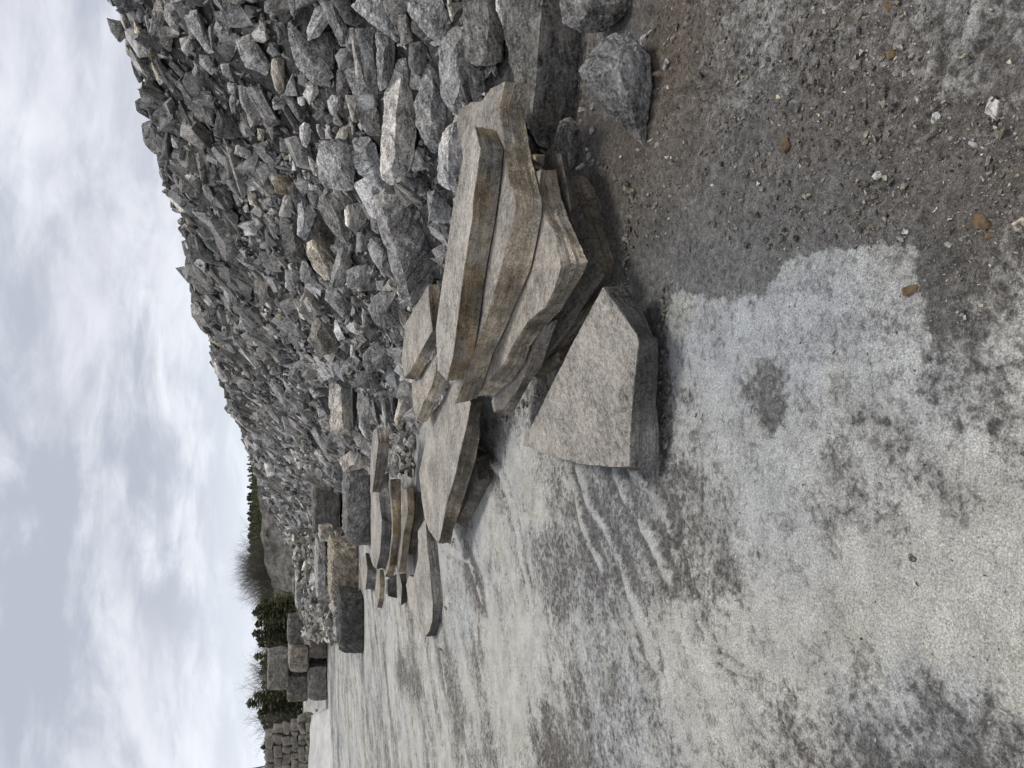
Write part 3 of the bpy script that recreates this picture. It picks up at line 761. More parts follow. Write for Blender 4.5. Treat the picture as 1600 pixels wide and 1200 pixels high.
L = [
 ('X2', [(735, 330), (760, 400), (770, 560), (790, 640), (800, 790), (800, 880), (790, 960), (760, 1060), (700, 1140), (640, 1170), (575, 1140), (570, 1030), (585, 880), (580, 740), (600, 600), (650, 470), (690, 370)], .68, .15,
  'long streaky white-grey boulder, the palest big one at the heap foot', [(700, 520, .16), (670, 760, .2), (655, 960, .2), (620, 1100, .12)], .12),
 ('X2', [(900, 350), (945, 370), (940, 470), (970, 620), (1040, 720), (1000, 790), (950, 850), (935, 960), (890, 970), (850, 880), (800, 780), (795, 650), (830, 500), (860, 420)], .42, .05,
  'upright boulder with a black flank beside the long streaky white-grey one', [(890, 520, .2), (905, 700, .2), (880, 880, .1)], 0),
 ('X2', [(1000, 170), (1050, 145), (1095, 160), (1095, 330), (1130, 400), (1180, 420), (1240, 560), (1200, 630), (1110, 630), (1060, 735), (1010, 690), (960, 610), (940, 450), (945, 300), (975, 220)], .5, .0,
  'smooth blue-grey boulder with one dark side, near the massive black-sided one', [(1040, 300, .2), (1080, 480, .22), (1060, 620, .15)], .05),
 ('X2', [(1085, -20), (1290, -20), (1300, 60), (1350, 180), (1340, 380), (1250, 410), (1170, 418), (1110, 380), (1090, 250)], .42, .15,
  'blocky boulder with a square mottled face at the photo edge', [(1250, 20, .2), (1260, 200, .22), (1250, 330, .15), (1130, 200, .1)], .1),
 ('G', [(1210, -10), (1500, -10), (1600, 120), (1600, 400), (1430, 200), (1380, 380), (1340, 380), (1240, 120)], .62, .05, 'banded pale grey stone wedged at the photo edge between two big boulders', None, .1),
 ('X2', [(745, 30), (760, -10), (960, -10), (990, 60), (1030, 150), (960, 190), (950, 285), (870, 220), (800, 150), (750, 90)], .5, .0, 'speckled blue-grey boulder with a flat sloping face near the photo edge', [(800, 60, .14), (900, 160, .16), (940, 60, .1)], .05),
 ('A', [(1030, 70), (1100, -10), (1400, -10), (1440, 80), (1600, 350), (1640, 500), (1590, 535), (1420, 400), (1230, 250), (1090, 140)], .7, .0, 'white-faced wedge-shaped boulder tapering to a point', [(1200, 110, .2), (1350, 200, .22), (1480, 380, .14)], .1),
 ('A', [(1400, -10), (1700, -10), (1740, 100), (1640, 480), (1600, 350), (1440, 80)], .42, .1, 'grey-brown boulder tucked behind the white-faced wedge', None, 0),
 ('G', [(0, 190), (110, 170), (170, 280), (200, 500), (120, 530), (50, 590), (30, 420)], .42, .1, 'small upright grey block touching the tip of the white-faced wedge', None, .05),
 ('G', [(150, 540), (350, 510), (390, 620), (360, 760), (290, 920), (200, 930), (140, 800)], .22, .05, 'dark squarish stone at the thin end of the long streaky boulder', None, .05),
 ('G', [(190, 200), (390, 420), (540, 580), (420, 600), (300, 500), (180, 380)], .2, .1, 'thin dark stone under the speckled blue-grey boulder', None, -.05),
 ('X2', [(1050, 740), (1060, 900), (1095, 960), (1085, 1070), (1010, 1190), (930, 1150), (932, 970), (960, 830)], .68, .05, 'white-grey boulder with a small black hole behind the top slab', [(1000, 900, .15), (990, 1060, .2)], .15),
 ('X4', [(375, 480), (410, 470), (500, 560), (480, 635), (385, 622)], .38, .0, 'dark-mottled stone under the white-grey boulder with the hole', None, .15),
 ('X4', [(105, 500), (160, 465), (250, 475), (320, 540), (370, 640), (385, 720), (420, 850), (400, 950), (340, 1020), (300, 1065), (240, 1020), (215, 900), (200, 800), (140, 640), (105, 560)], .45, .05,
  'large smooth dark grey boulder with one white edge, near the small rusty-edged slab', [(150, 560, .18), (200, 700, .22), (235, 850, .22), (290, 990, .12), (320, 750, .14)], .25),
 ('X2', [(400, 860), (445, 855), (500, 850), (540, 900), (580, 1010), (590, 1130), (640, 1170), (570, 1172), (450, 1090), (420, 1060)], .5, .05, 'rounded grey boulder with a fan of white streaks beside the long streaky one', [(480, 960, .18), (520, 1080, .15)], .05),
 ('B', [(640, 570), (700, 540), (960, 540), (985, 600), (1110, 620), (1060, 820), (1020, 950), (1050, 1180), (680, 1160), (610, 1040), (620, 900), (600, 780)], .62, .08, 'big square pale block, flecked all over, in the lower heap', [(900, 640, .2), (900, 900, .22), (720, 760, .15), (950, 1100, .1)], .15),
 ('B', [(480, 740), (560, 800), (620, 880), (600, 1000), (570, 1010), (520, 900)], .8, .0, 'small whitish stone leaning on the big square pale block', None, .2),
 ('B', [(590, 350), (640, 350), (710, 540), (650, 540), (600, 440)], .62, .1, 'finger-shaped pale stone standing over the big square pale block', None, .12),
 ('B', [(700, 420), (760, 370), (790, 540), (710, 540)], .72, .05, 'small bright fleck of stone touching the big square pale block', None, .14),
 ('B', [(820, 530), (880, 400), (1040, 340), (990, 480), (960, 540)], .48, .3, 'brownish stone sitting on the corner of the big square pale block', None, .1),
 ('B', [(730, 60), (780, -10), (900, -10), (880, 160), (820, 270), (760, 200)], .58, .05, 'pale stone with a sharp ridge above the small fleck of stone', None, .05),
 ('B', [(950, -10), (1130, -10), (1120, 200), (1100, 330), (1040, 330), (1010, 200)], .52, .25, 'buff streaked stone next to the sharp-ridged pale one', None, .08),
 ('B', [(540, 240), (650, 140), (740, 200), (720, 260), (600, 310)], .28, .05, 'crumpled dark stone near the pair of dark bars', None, .05),
 ('B', [(120, 80), (180, 50), (380, 370), (372, 480), (340, 470)], .22, .05, 'outer one of two parallel dark stone bars', None, .15),
 ('B', [(180, -10), (280, -10), (460, 250), (440, 300), (400, 340), (250, 120)], .36, .05, 'inner, lighter one of two parallel dark stone bars', None, .08),
 ('B', [(380, 390), (440, 320), (500, 360), (525, 430), (510, 560), (470, 650), (420, 620), (390, 520)], .72, .0, 'pale blue oval stone at the end of the two dark bars', None, .18),
 ('B', [(360, 10), (450, 0), (450, 110), (400, 130), (360, 90)], .85, .1, 'small near-white cube of stone by the two dark bars', None, .15),
 ('B', [(75, 990), (290, 975), (310, 1100), (280, 1200), (240, 1240), (60, 1220)], .28, .8, 'brown squarish stone, the brownest of its size in the heap', None, .1),
 ('B', [(130, 560), (240, 520), (320, 580), (370, 730), (250, 700), (140, 690)], .34, .0, 'slaty grey stone beside the pale blue oval one', None, .05),
 ('B', [(1280, 260), (1380, 190), (1410, 300), (1400, 500), (1230, 490), (1110, 300), (1130, 0), (1310, 0), (1320, 120)], .42, .05, 'dark mottled boulder pressed against the long streaky one', None, -.05),
 ('A', [(480, 520), (470, 400), (520, 260), (570, 120), (620, 60), (700, 60), (760, 180), (770, 260), (640, 380), (630, 450), (550, 500)], .66, .0, 'blue-white wedge stone with its tip hanging down over a dark stone', [(590, 330, .22), (680, 200, .18)], .12),
 ('A', [(600, -10), (780, -10), (870, 140), (960, 290), (1030, 400), (1040, 580), (900, 585), (860, 480), (790, 330), (760, 200), (690, 60)], .48, .05, 'long grey stone slanting beside the blue-white wedge', [(820, 160, .14), (930, 430, .16)], .06),
 ('A', [(800, 30), (1000, 0), (1050, 60), (1120, 180), (1210, 230), (1150, 300), (1050, 325), (960, 290), (880, 170)], .2, .1, 'dark rounded stone below the white-faced wedge', None, .04),
 ('A', [(230, 240), (260, 300), (300, 480), (500, 640), (650, 700), (760, 850), (820, 970), (740, 1000), (660, 1085), (560, 1040), (470, 970), (400, 870), (330, 800), (270, 600), (230, 400)], .6, .05, 'long pale jagged stone ending in a bright blunt nose', [(400, 640, .14), (600, 860, .18)], .15),
 ('A', [(400, 540), (560, 490), (780, 380), (880, 560), (820, 650), (810, 880), (720, 820), (620, 690), (470, 640)], .2, .1, 'dark stone in the gap under the blue-white wedge', None, 0),
 ('A', [(830, 700), (880, 600), (1030, 610), (1080, 820), (1000, 870), (880, 890), (850, 800)], .4, .05, 'small rounded grey block between the dark stone and a tall banded one', None, .04),
 ('A', [(850, 870), (1090, 840), (1110, 940), (960, 1180), (840, 1190), (840, 960)], .36, .1, 'grey stone directly below the small rounded block', None, .02),
 ('A', [(1010, 330), (1060, 400), (1130, 520), (1180, 740), (1210, 1000), (1240, 1200), (1120, 1200), (1110, 960), (1080, 800), (1040, 560)], .58, .15, 'tall thin banded pale stone in the lower heap', None, .1),
 ('A', [(1080, 360), (1320, 310), (1340, 540), (1350, 900), (1370, 1180), (1240, 1200), (1200, 1000), (1180, 740), (1130, 520)], .27, .05, 'dark mottled stone between the tall banded one and a brownish one', None, .02),
 ('A', [(1330, 300), (1480, 420), (1590, 540), (1560, 850), (1480, 1080), (1400, 1150), (1370, 1100), (1350, 740)], .42, .12, 'brownish-grey stone beside the upper end of the long streaky boulder', None, .03),
 ('A', [(40, 740), (100, 690), (190, 760), (200, 920), (190, 1120), (120, 1190), (60, 1060), (20, 900)], .52, .4, 'oval stone with brown streaks on pale grey', None, .1),
 ('A', [(300, 900), (350, 1200), (190, 1190), (230, 1050)], .7, .0, 'pale slate-blue triangle of stone beside the brown-streaked oval one', None, .12),
 ('A', [(230, -10), (320, -10), (400, 120), (310, 220), (270, 160)], .4, .0, 'dark blue-grey slate chip near the photo edge', None, .05),
 ('A', [(0, -10), (60, -10), (180, 80), (120, 130), (20, 200), (-60, 150), (-60, 20)], .5, .0, 'flat ribbed grey stone at the photo edge', None, .1),
 ('A', [(0, 530), (110, 540), (140, 680), (50, 710), (-30, 640)], .42, .0, 'grey lozenge stone above the brown-streaked oval one', None, .06),
 ('A', [(70, 270), (170, 280), (230, 400), (170, 560), (120, 560)], .28, .1, 'thin dark plate standing on edge among pale stones', None, .05),
 ('C', [(120, 330), (370, 330), (390, 450), (430, 700), (430, 860), (250, 900), (220, 720), (150, 540)], .28, .1, 'dark rectangular block with pale rubble around it', [(300, 420, .18), (340, 780, .18)], .1),
 ('C', [(190, 40), (280, 30), (290, 170), (270, 320), (120, 310), (180, 160)], .58, .1, 'pale flat stone above the dark rectangular block', None, .08),
 ('C', [(370, -10), (470, -10), (620, 230), (560, 330), (500, 520), (460, 620), (360, 540), (400, 380), (360, 170)], .6, .0, 'long bluish stone with a bright rib down one side', [(440, 150, .18), (440, 400, .2)], .08),
 ('C', [(470, -10), (650, -10), (640, 120), (620, 230), (540, 200)], .38, .0, 'dark blue-grey stone beside the bluish ribbed one', None, .02),
 ('C', [(640, 60), (740, -10), (900, 0), (980, 80), (940, 230), (880, 300), (960, 380), (1040, 480), (1000, 680), (900, 620), (780, 480), (660, 300), (610, 180)], .38, .08, 'big plain grey boulder with a thin white rim, mid lower heap', [(780, 160, .14), (870, 340, .2), (900, 520, .16)], .08),
 ('C', [(940, 220), (980, 150), (1040, 150), (1100, 400), (990, 450), (950, 400)], .85, .35, 'cream-faced stone next to the thin-rimmed grey boulder', None, .16),
 ('C', [(1040, 150), (1280, 110), (1270, 380), (1080, 520), (1000, 450), (1100, 390)], .3, .1, 'dark stone joined behind the cream-faced one', None, .08),
 ('C', [(1250, 200), (1310, 150), (1380, 330), (1430, 510), (1340, 515), (1270, 450)], .42, .0, 'blue-grey stone touching the white-edged smooth boulder', None, .1),
 ('C', [(530, 420), (620, 300), (700, 400), (920, 620), (830, 870), (680, 680), (560, 600), (500, 520)], .17, .3, 'olive-black stone between the thin-rimmed boulder and a cream streaked one', None, .0),
 ('C', [(440, 620), (560, 590), (680, 680), (800, 860), (810, 950), (760, 1110), (700, 1100), (560, 960), (460, 740)], .78, .5, 'cream stone with dark streaks, shaped like a kite', [(600, 720, .12), (720, 920, .14)], .1),
 ('C', [(940, 640), (1010, 700), (1030, 920), (950, 990), (920, 1200), (750, 1200), (820, 900), (870, 700)], .38, .2, 'tall brownish-grey stone next to the cream kite-shaped one', None, .1),
 ('C', [(1220, 670), (1290, 540), (1440, 600), (1500, 740), (1570, 1110), (1400, 1010), (1290, 850)], .46, .0, 'blue-grey slab-like stone with a pale front edge under the smooth boulder', None, .08),
 ('C', [(960, 980), (1120, 910), (1280, 900), (1340, 1000), (1130, 1110), (1100, 1200), (980, 1200)], .42, .08, 'grey stone lying over the dark six-sided one', None, .05),
 ('C', [(1130, 1120), (1220, 1030), (1380, 1010), (1420, 1120), (1360, 1220), (1160, 1240)], .2, .15, 'dark six-sided stone in a hollow', [(1270, 1100, .2)], .05),
 ('C', [(200, 980), (270, 940), (380, 990), (400, 1080), (330, 1200), (260, 1260), (200, 1200)], .6, .1, 'flat-faced light grey stone in the lower heap', None, .08),
 ('C', [(430, 800), (560, 960), (640, 1180), (400, 1120), (380, 1010)], .42, .0, 'bluish stone below the cream kite-shaped one', None, .04),
 ('C', [(1100, 520), (1160, 490), (1250, 560), (1230, 660), (1150, 740), (1090, 700)], .42, .0, 'rounded grey stone in the gap under the cream-faced one', None, .05),
 ('C', [(0, 230), (30, 190), (90, 240), (60, 290), (-10, 280)], .75, .2, 'tiny pale cube above the dark rectangular block', None, .1),
 ('D', [(150, 395), (230, 400), (260, 580), (330, 740), (390, 880), (330, 980), (220, 1000), (150, 980), (60, 900), (0, 830), (60, 680), (100, 480)], .40, .4, 'pear-shaped stone, brown on one side with a white ridge', [(150, 560, .2), (120, 780, .25), (200, 920, .16)], .12),
 ('D', [(850, 240), (1090, 120), (1140, 320), (1220, 400), (1210, 560), (1180, 640), (960, 660), (880, 620), (860, 540), (820, 570), (760, 420), (840, 330)], .42, .05, 'angular grey boulder, lower half dark, between the smooth boulder and the slabs', [(880, 450, .18), (1020, 430, .24), (1100, 260, .14)], .18),
 ('D', [(690, 400), (730, 450), (720, 600), (690, 640), (680, 500)], .6, .1, 'thin upright sliver in a black gap of the lower heap', None, .1),
 ('D', [(470, 630), (590, 550), (610, 640), (690, 720), (620, 750), (520, 700)], .72, .1, 'pale pointed stone next to the thin upright sliver', None, .1),
 ('D', [(680, 660), (860, 570), (960, 680), (950, 780), (790, 860), (740, 760)], .12, .05, 'black stone sunk in shade above the dark flat-topped one', None, -.02),
 ('D', [(700, 970), (780, 900), (1000, 760), (1130, 740), (1140, 880), (1050, 1040), (940, 1150), (880, 1190), (750, 1230), (690, 1100)], .32, .02, 'dark flat-topped boulder near the small rusty-edged slab', [(820, 1010, .15), (960, 950, .24), (780, 1100, .14)], .16),
 ('D', [(340, 530), (380, 560), (480, 800), (390, 820), (330, 700)], .72, .0, 'white-flecked narrow stone beside the pear-shaped one', None, .1),
 ('D', [(390, 900), (450, 820), (560, 820), (540, 1000), (480, 970)], .24, .05, 'small dark block next to the pear-shaped stone', None, .06),
 ('D', [(540, 900), (550, 820), (590, 860), (600, 1030), (540, 1030)], .68, .1, 'pale narrow chip beside the small dark block', None, .1),
 ('D', [(240, 170), (520, 150), (540, 400), (480, 580), (400, 420), (250, 330), (210, 300)], .47, .12, 'grey stone with a lilac tinge pointing down above the pear-shaped one', None, .08),
 ('D', [(550, 260), (700, 280), (750, 370), (600, 390), (540, 340)], .2, .2, 'dark olive stone in the gap beside the lilac-tinged one', None, .02),
 ('E', [(270, 10), (350, -40), (500, 10), (540, 80), (550, 380), (530, 450), (545, 700), (540, 930), (470, 950), (390, 930), (300, 900), (280, 600), (270, 300)], .66, .3, 'long upright cream and brown stone, brightest at its lower end', [(400, 60, .14), (400, 300, .2), (420, 600, .2), (450, 860, .16)], .22),
 ('E', [(560, 60), (600, 130), (615, 400), (610, 800), (570, 900), (545, 700), (545, 300)], .13, .1, 'black strip of stone behind the long cream and brown one', None, .08),
 ('E', [(600, 170), (660, 150), (720, 160), (890, 200), (900, 260), (880, 390), (800, 370), (600, 360)], .36, .05, 'upper of two grey blocks split by a dark crack', None, .12),
 ('E', [(630, 390), (720, 380), (870, 410), (940, 560), (930, 660), (870, 780), (650, 760), (620, 600)], .38, .05, 'lower of two grey blocks split by a dark crack', None, .1),
 ('E', [(650, 720), (720, 720), (880, 790), (850, 860), (740, 1020), (690, 960), (640, 850)], .52, .02, 'plain light grey fan-shaped stone by the tip of the leaf-shaped slab', None, .16),
 ('E', [(750, 540), (800, 420), (870, 680), (900, 850), (840, 760)], .45, .0, 'narrow triangular flake against the cracked grey block', None, .16),
 ('E', [(890, 270), (960, 260), (1000, 420), (1050, 700), (1000, 850), (990, 910), (965, 900), (960, 600), (900, 380)], .6, .0, 'thin standing stone with a pale blue edge', None, .14),
 ('E', [(980, 310), (1110, 420), (1140, 520), (1080, 750), (1040, 600)], .18, .05, 'black wedge behind the thin standing stone', None, .06),
 ('E', [(970, 260), (1040, 50), (1160, 120), (1190, 220), (1120, 410)], .46, .02, 'mid grey five-sided stone close to the small rusty-edged slab', [(1080, 200, .2)], .2),
 ('E', [(1150, 490), (1240, 400), (1300, 380), (1320, 640), (1200, 800), (1130, 880), (1090, 770)], .58, .3, 'long tan-striped stone behind the tapering pale slab', None, .22),
 ('E', [(1240, 800), (1330, 740), (1350, 980), (1220, 990)], .2, .1, 'square dark stone under the tip of the tapering pale slab', None, .22),
 ('E', [(30, 370), (270, 360), (270, 460), (60, 500)], .52, .05, 'ribbed pale stone touching the long cream and brown one', None, .06),
 ('E', [(100, 600), (190, 560), (270, 700), (150, 740)], .58, .05, 'rounded pale stone beside the lower half of the long cream one', None, .06),
 ('E', [(0, 640), (40, 660), (260, 1020), (250, 1100), (180, 1100), (0, 830)], .5, .1, 'long slanting grey bar of stone', None, .06),
 ('X6', [(720, 870), (860, 760), (890, 770), (910, 880), (900, 920), (780, 950), (740, 950)], .58, .3, 'tan layered block between the long cream stone and the white-veined block', None, .25),
 ('T', [(500, 60), (630, 60), (690, 300), (715, 450), (700, 700), (690, 900), (600, 975), (490, 960), (460, 800), (470, 500), (495, 300)], .44, .02, 'rough grey oblong stone lying beside the leaf-shaped top slab', None, .42),
 ('T', [(720, 370), (890, 340), (1030, 420), (960, 580), (850, 600), (830, 800), (720, 900)], .2, .3, 'brown-black stone in the hollow behind the broad diamond-shaped slab', None, .3),
 ('T', [(810, 635), (980, 640), (950, 770), (890, 730)], .6, .4, 'small bright tan triangle in the hollow behind the diamond-shaped slab', None, .5),
 # upper heap
 ('X1', [(350, 110), (440, 20), (445, 130), (380, 210), (340, 230)], .32, .05, 'smooth dark grey stone next to the cream triangle on the upper heap', None, .06),
 ('X1', [(235, 130), (280, 190), (330, 240), (325, 355), (250, 280), (240, 200)], .85, .5, 'cream triangle of stone, brightest on the upper heap', None, .1),
 ('X1', [(330, 240), (410, 210), (410, 340), (350, 380), (325, 350)], .2, .6, 'dark brown stone against the cream triangle', None, .06),
 ('X1', [(445, 60), (500, 50), (545, 80), (500, 160), (460, 130)], .5, .0, 'blue-grey five-sided stone high on the heap', None, .06),
 ('X1', [(580, 60), (630, 60), (640, 150), (740, 330), (700, 340), (590, 190)], .58, .1, 'long pale slanting stone on the upper heap', None, .06),
 ('X1', [(520, 240), (600, 220), (610, 300), (570, 350), (530, 310)], .62, .1, 'pale grained stone below the blue-grey five-sided one', None, .06),
 ('X1', [(340, 380), (370, 410), (430, 500), (400, 535), (370, 480)], .8, .4, 'long cream sliver below the cream triangle', None, .08),
 ('X1', [(645, 340), (700, 350), (760, 440), (720, 470), (650, 400)], .62, .0, 'pale stone touching the end of the long slanting one', None, .06),
 ('X1', [(770, 400), (830, 395), (870, 520), (790, 470)], .48, .0, 'slate-grey stone over a pale block in the mid heap', None, .06),
 ('X1', [(870, 250), (960, 210), (1090, 400), (1070, 480), (930, 420), (900, 350)], .56, .08, 'big pale grey flat stone in the mid heap', None, .08),
 ('X1', [(880, 530), (940, 540), (970, 700), (950, 730), (900, 640)], .62, .0, 'upright pale stone next to a bluish cube in the mid heap', None, .08),
 ('X1', [(820, 520), (880, 520), (870, 590), (830, 580)], .68, .0, 'bluish pale cube in the mid heap', None, .08),
 ('X1', [(840, 595), (880, 600), (870, 700), (850, 715), (830, 650)], .55, .0, 'narrow stone hanging below the bluish pale cube', None, .08),
 ('X1', [(690, 680), (740, 700), (740, 800), (680, 760)], .28, .0, 'purplish dark stone in the mid heap', None, .06),
 ('X1', [(760, 690), (860, 740), (930, 860), (820, 870), (730, 850)], .2, .1, 'widest dark stone of the mid heap', None, .06),
 ('X1', [(465, 840), (520, 870), (530, 940), (480, 920)], .66, .0, 'pale blue lozenge on the upper heap', None, .08),
 ('X1', [(280, 770), (340, 750), (380, 800), (370, 870), (290, 870)], .4, .0, 'rounded grey stone on the skyline of the heap', None, .05),
 ('X1', [(245, 630), (270, 650), (410, 760), (490, 790), (470, 800), (330, 740), (250, 690)], .12, .05, 'black splinter sticking out of the heap skyline', None, .1),
 ('X1', [(1005, 800), (1055, 810), (1045, 880), (1010, 880)], .8, .5, 'small cream block in the mid heap', None, .08),
 ('X1', [(65, 110), (150, 130), (190, 230), (150, 270), (90, 200)], .34, .0, 'dark stone on the skyline nearest the photo edge', None, .05),
 ('X3', [(535, 170), (600, 210), (605, 300), (560, 280)], .8, .4, 'cream-yellow oval stone high in the middle of the heap', None, .1),
 ('X3', [(215, 540), (330, 560), (345, 630), (290, 640), (220, 600)], .22, .05, 'dark block alone among small stones below the skyline', None, .1),
 ('X3', [(430, 590), (510, 620), (520, 650), (450, 620)], .78, .0, 'thin white streak of stone among small dark ones', None, .1),
 ('X3', [(205, 60), (270, 30), (265, 60), (220, 100)], .55, .0, 'pale bent flake below the skyline', None, .08),
 ('X3', [(560, 470), (630, 500), (590, 560), (550, 540)], .42, .0, 'slate-grey diamond among small stones', None, .08),
 ('X3', [(740, 940), (775, 960), (750, 1000), (725, 980)], .5, .95, 'small orange-brown stone in the lower heap', None, .1),
 ('X3', [(320, 970), (365, 980), (360, 1015), (315, 1000)], .3, .0, 'small dark blue stone below the skyline', None, .08),
 ('X6', [(350, 80), (410, 90), (440, 140), (370, 160)], .38, .0, 'grey cube among fine rubble in the heap', None, .1),
 ('X6', [(400, 290), (470, 220), (500, 290), (430, 350)], .48, .05, 'squarish grey stone over a dark hollow', None, .12),
 ('X6', [(260, 270), (330, 290), (430, 540), (400, 570), (270, 390)], .5, .0, 'long smooth grey slab-like stone lying in the far half of the heap', None, .12),
 ('X6', [(350, 350), (390, 345), (430, 450), (400, 460)], .62, .05, 'pale oblong stone beside the long smooth grey one', None, .14),
 ('X6', [(345, 760), (420, 750), (470, 790), (380, 800)], .6, .0, 'bluish-white stone near the far tail of the heap', None, .12),
 ('X6', [(370, 850), (440, 830), (480, 880), (410, 900)], .64, .0, 'lower bluish-white stone near the far tail of the heap', None, .12),
 ('X6', [(470, 580), (500, 600), (600, 740), (690, 880), (660, 890), (600, 800)], .48, .1, 'long straight bar of stone in the far half of the heap', None, .14),
 ('X6', [(500, 870), (540, 900), (520, 950), (490, 920)], .7, .1, 'whitish lump beside the end of the long straight bar', None, .14),
]
for z_, o_, to, wa, lb, inn, f_ in L:
    rock(z_, o_, to, wa, lb, inner=inn, f=f_, name='boulder' if z_ in 'X2X4ABCDEGT' and len(o_) > 7 else 'stone')
# ------------------------------------------------------------------ loose stones over the heap
RS = np.random.RandomState(11)


def proto_pts(rs, kind):
    if kind == 'flat':
        n = rs.randint(5, 8); an = np.sort(rs.rand(n) * 6.283 + 0) ; r = rs.uniform(.7, 1.15, n)
        top = np.stack([np.cos(an) * r, np.sin(an) * r * rs.uniform(.5, .8), np.full(n, rs.uniform(.13, .22)) + rs.uniform(-.05, .05, n)], 1)
        k = rs.uniform(.75, 1.1); sh = rs.uniform(-.15, .15, 2)
        bot = top * [k, k, -1] + [sh[0], sh[1], 0]
        return np.concatenate([top, bot])
    p = rs.uniform(-1, 1, (rs.randint(11, 17), 3)); p = np.sign(p) * np.abs(p) ** .45
    return p * [1, rs.uniform(.55, .8), rs.uniform(.35, .55)]


PROT = []
for k in range(40):
    bm = hull_bm([Vector(p) for p in proto_pts(np.random.RandomState(100 + k), 'flat' if k % 5 < 3 else 'chunk')])
    bm = chip(bm, random.Random(k), 2); bmesh.ops.triangulate(bm, faces=bm.faces); bmesh.ops.recalc_face_normals(bm, faces=bm.faces)
    bm.verts.index_update(); bm.verts.ensure_lookup_table()
    PROT.append((np.array([v.co[:] for v in bm.verts]), np.array([[v.index for v in f.verts] for f in bm.faces]))); bm.free()


def rand_rots(n, normals, jit):
    """flat side mostly along the slope"""
    z = normals + RS.randn(n, 3) * jit; z /= np.linalg.norm(z, axis=1)[:, None]
    x = RS.randn(n, 3); x -= (x * z).sum(1)[:, None] * z; x /= np.linalg.norm(x, axis=1)[:, None]
    y = np.cross(z, x)
    return np.stack([x, y, z], -1)


def stone_mass(pos, size, rots, tones, warms):
    Vs, Fs, rcs, ts, ws, off = [], [], [], [], [], 0
    pk = RS.randint(0, len(PROT), len(pos))
    for k, (pv, pf) in enumerate(PROT):
        m = np.nonzero(pk == k)[0]
        if not len(m): continue
        loc = pv[None] * size[m][:, None, None] * np.stack([np.ones(len(m)), RS.uniform(.75, 1.1, len(m)), RS.uniform(.7, 1.4, len(m))], -1)[:, None]
        w = np.einsum('nij,nvj->nvi', rots[m], loc) + pos[m][:, None]
        rc = loc + RS.rand(len(m), 1, 3) * 60
        n = pv.shape[0]
        Vs.append(w.reshape(-1, 3)); rcs.append(rc.reshape(-1, 3)); ts.append(np.repeat(tones[m], n)); ws.append(np.repeat(warms[m], n))
        Fs.append((pf[None] + (np.arange(len(m)) * n)[:, None, None] + off).reshape(-1, 3)); off += len(m) * n
    return np.concatenate(Vs), np.concatenate(Fs), dict(rc=np.concatenate(rcs), tone=np.concatenate(ts), warm=np.concatenate(ws))


def heap_sample(n, t0=-.01, t1=1.12, amin=None):
    a = RS.uniform(amin or 0, arc[-1], n * 2); t = RS.uniform(t0, t1, n * 2)
    wdt = np.interp(a, arc, np.linalg.norm(CRS - TOES, axis=1)); keep = RS.rand(n * 2) < wdt / wdt.max()
    a, t = a[keep][:n], t[keep][:n]
    P = heap(a, t); e = .05
    A = heap(a + .2, t) - heap(a - .2, t); B = heap(a, t + .02) - heap(a, t - .02)
    N_ = np.cross(A, B); N_ /= np.linalg.norm(N_, axis=1)[:, None]; N_[N_[:, 2] < 0] *= -1
    return a, t, P, N_


def project(P):
    q = P - np.array([0, 0, EYE]); w = q @ np.array(fw)
    return CX - (q @ np.array(up_)) / w * F, CY - (q @ np.array(rt)) / w * F, w


def tones_for(n):
    t = np.clip(RS.normal(.31, .13, n), .08, .66); m = RS.rand(n); t[m < .04] = RS.uniform(.55, .72, (m < .04).sum()); t[m > .86] = RS.uniform(.12, .24, (m > .86).sum())
    w = np.clip(RS.normal(.08, .08, n), 0, .5); r = RS.rand(n); w[r < .025] = RS.uniform(.3, .7, (r < .025).sum())
    return t, w


tcx = np.array([t[0] for t in TRACED]); tcy = np.array([t[1] for t in TRACED]); trr = np.array([t[2] for t in TRACED])
# (a) the individually built larger stones
bigs = []
a, t, P, Nn = heap_sample(5000, .02, .97)
sz = np.clip(RS.lognormal(math.log(.15), .45, len(a)), .08, .36)
px, py, w = project(P)
order = np.argsort(-sz / w)
for i in order:
    if w[i] < 1 or not (-25 < py[i] < 905) or px[i] < 150: continue
    if px[i] > 440 and py[i] < 640: continue
    if py[i] > 640 and px[i] > 520: continue
    rpx = sz[i] / w[i] * F
    if len(tcx) and (np.hypot(tcx - px[i], tcy - py[i]) < trr * .5 + rpx * .7).any(): continue
    if any((px[i] - b[1]) ** 2 + ((py[i] - b[2])) ** 2 < (rpx * .8 + b[3] * .8) ** 2 for b in bigs): continue
    bigs.append((i, px[i], py[i], rpx))
    if len(bigs) >= 165: break
BP = []
for k in range(14):
    rs = np.random.RandomState(900 + k)
    bm = hull_bm([Vector(p) for p in proto_pts(rs, 'flat' if k % 3 else 'chunk')])
    bm = chip(bm, random.Random(k + 50), 5, None, .7, .9); rough_bm(bm, .12, .045, 900 + k)
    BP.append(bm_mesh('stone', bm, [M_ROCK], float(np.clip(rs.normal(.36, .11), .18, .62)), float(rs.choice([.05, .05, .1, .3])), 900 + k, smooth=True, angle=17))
rots = rand_rots(len(a), Nn, .35)
LOOK = {0: 'dark', 1: 'mid', 2: 'pale'}
GL = 'loose broken stones scattered over the heap slope'
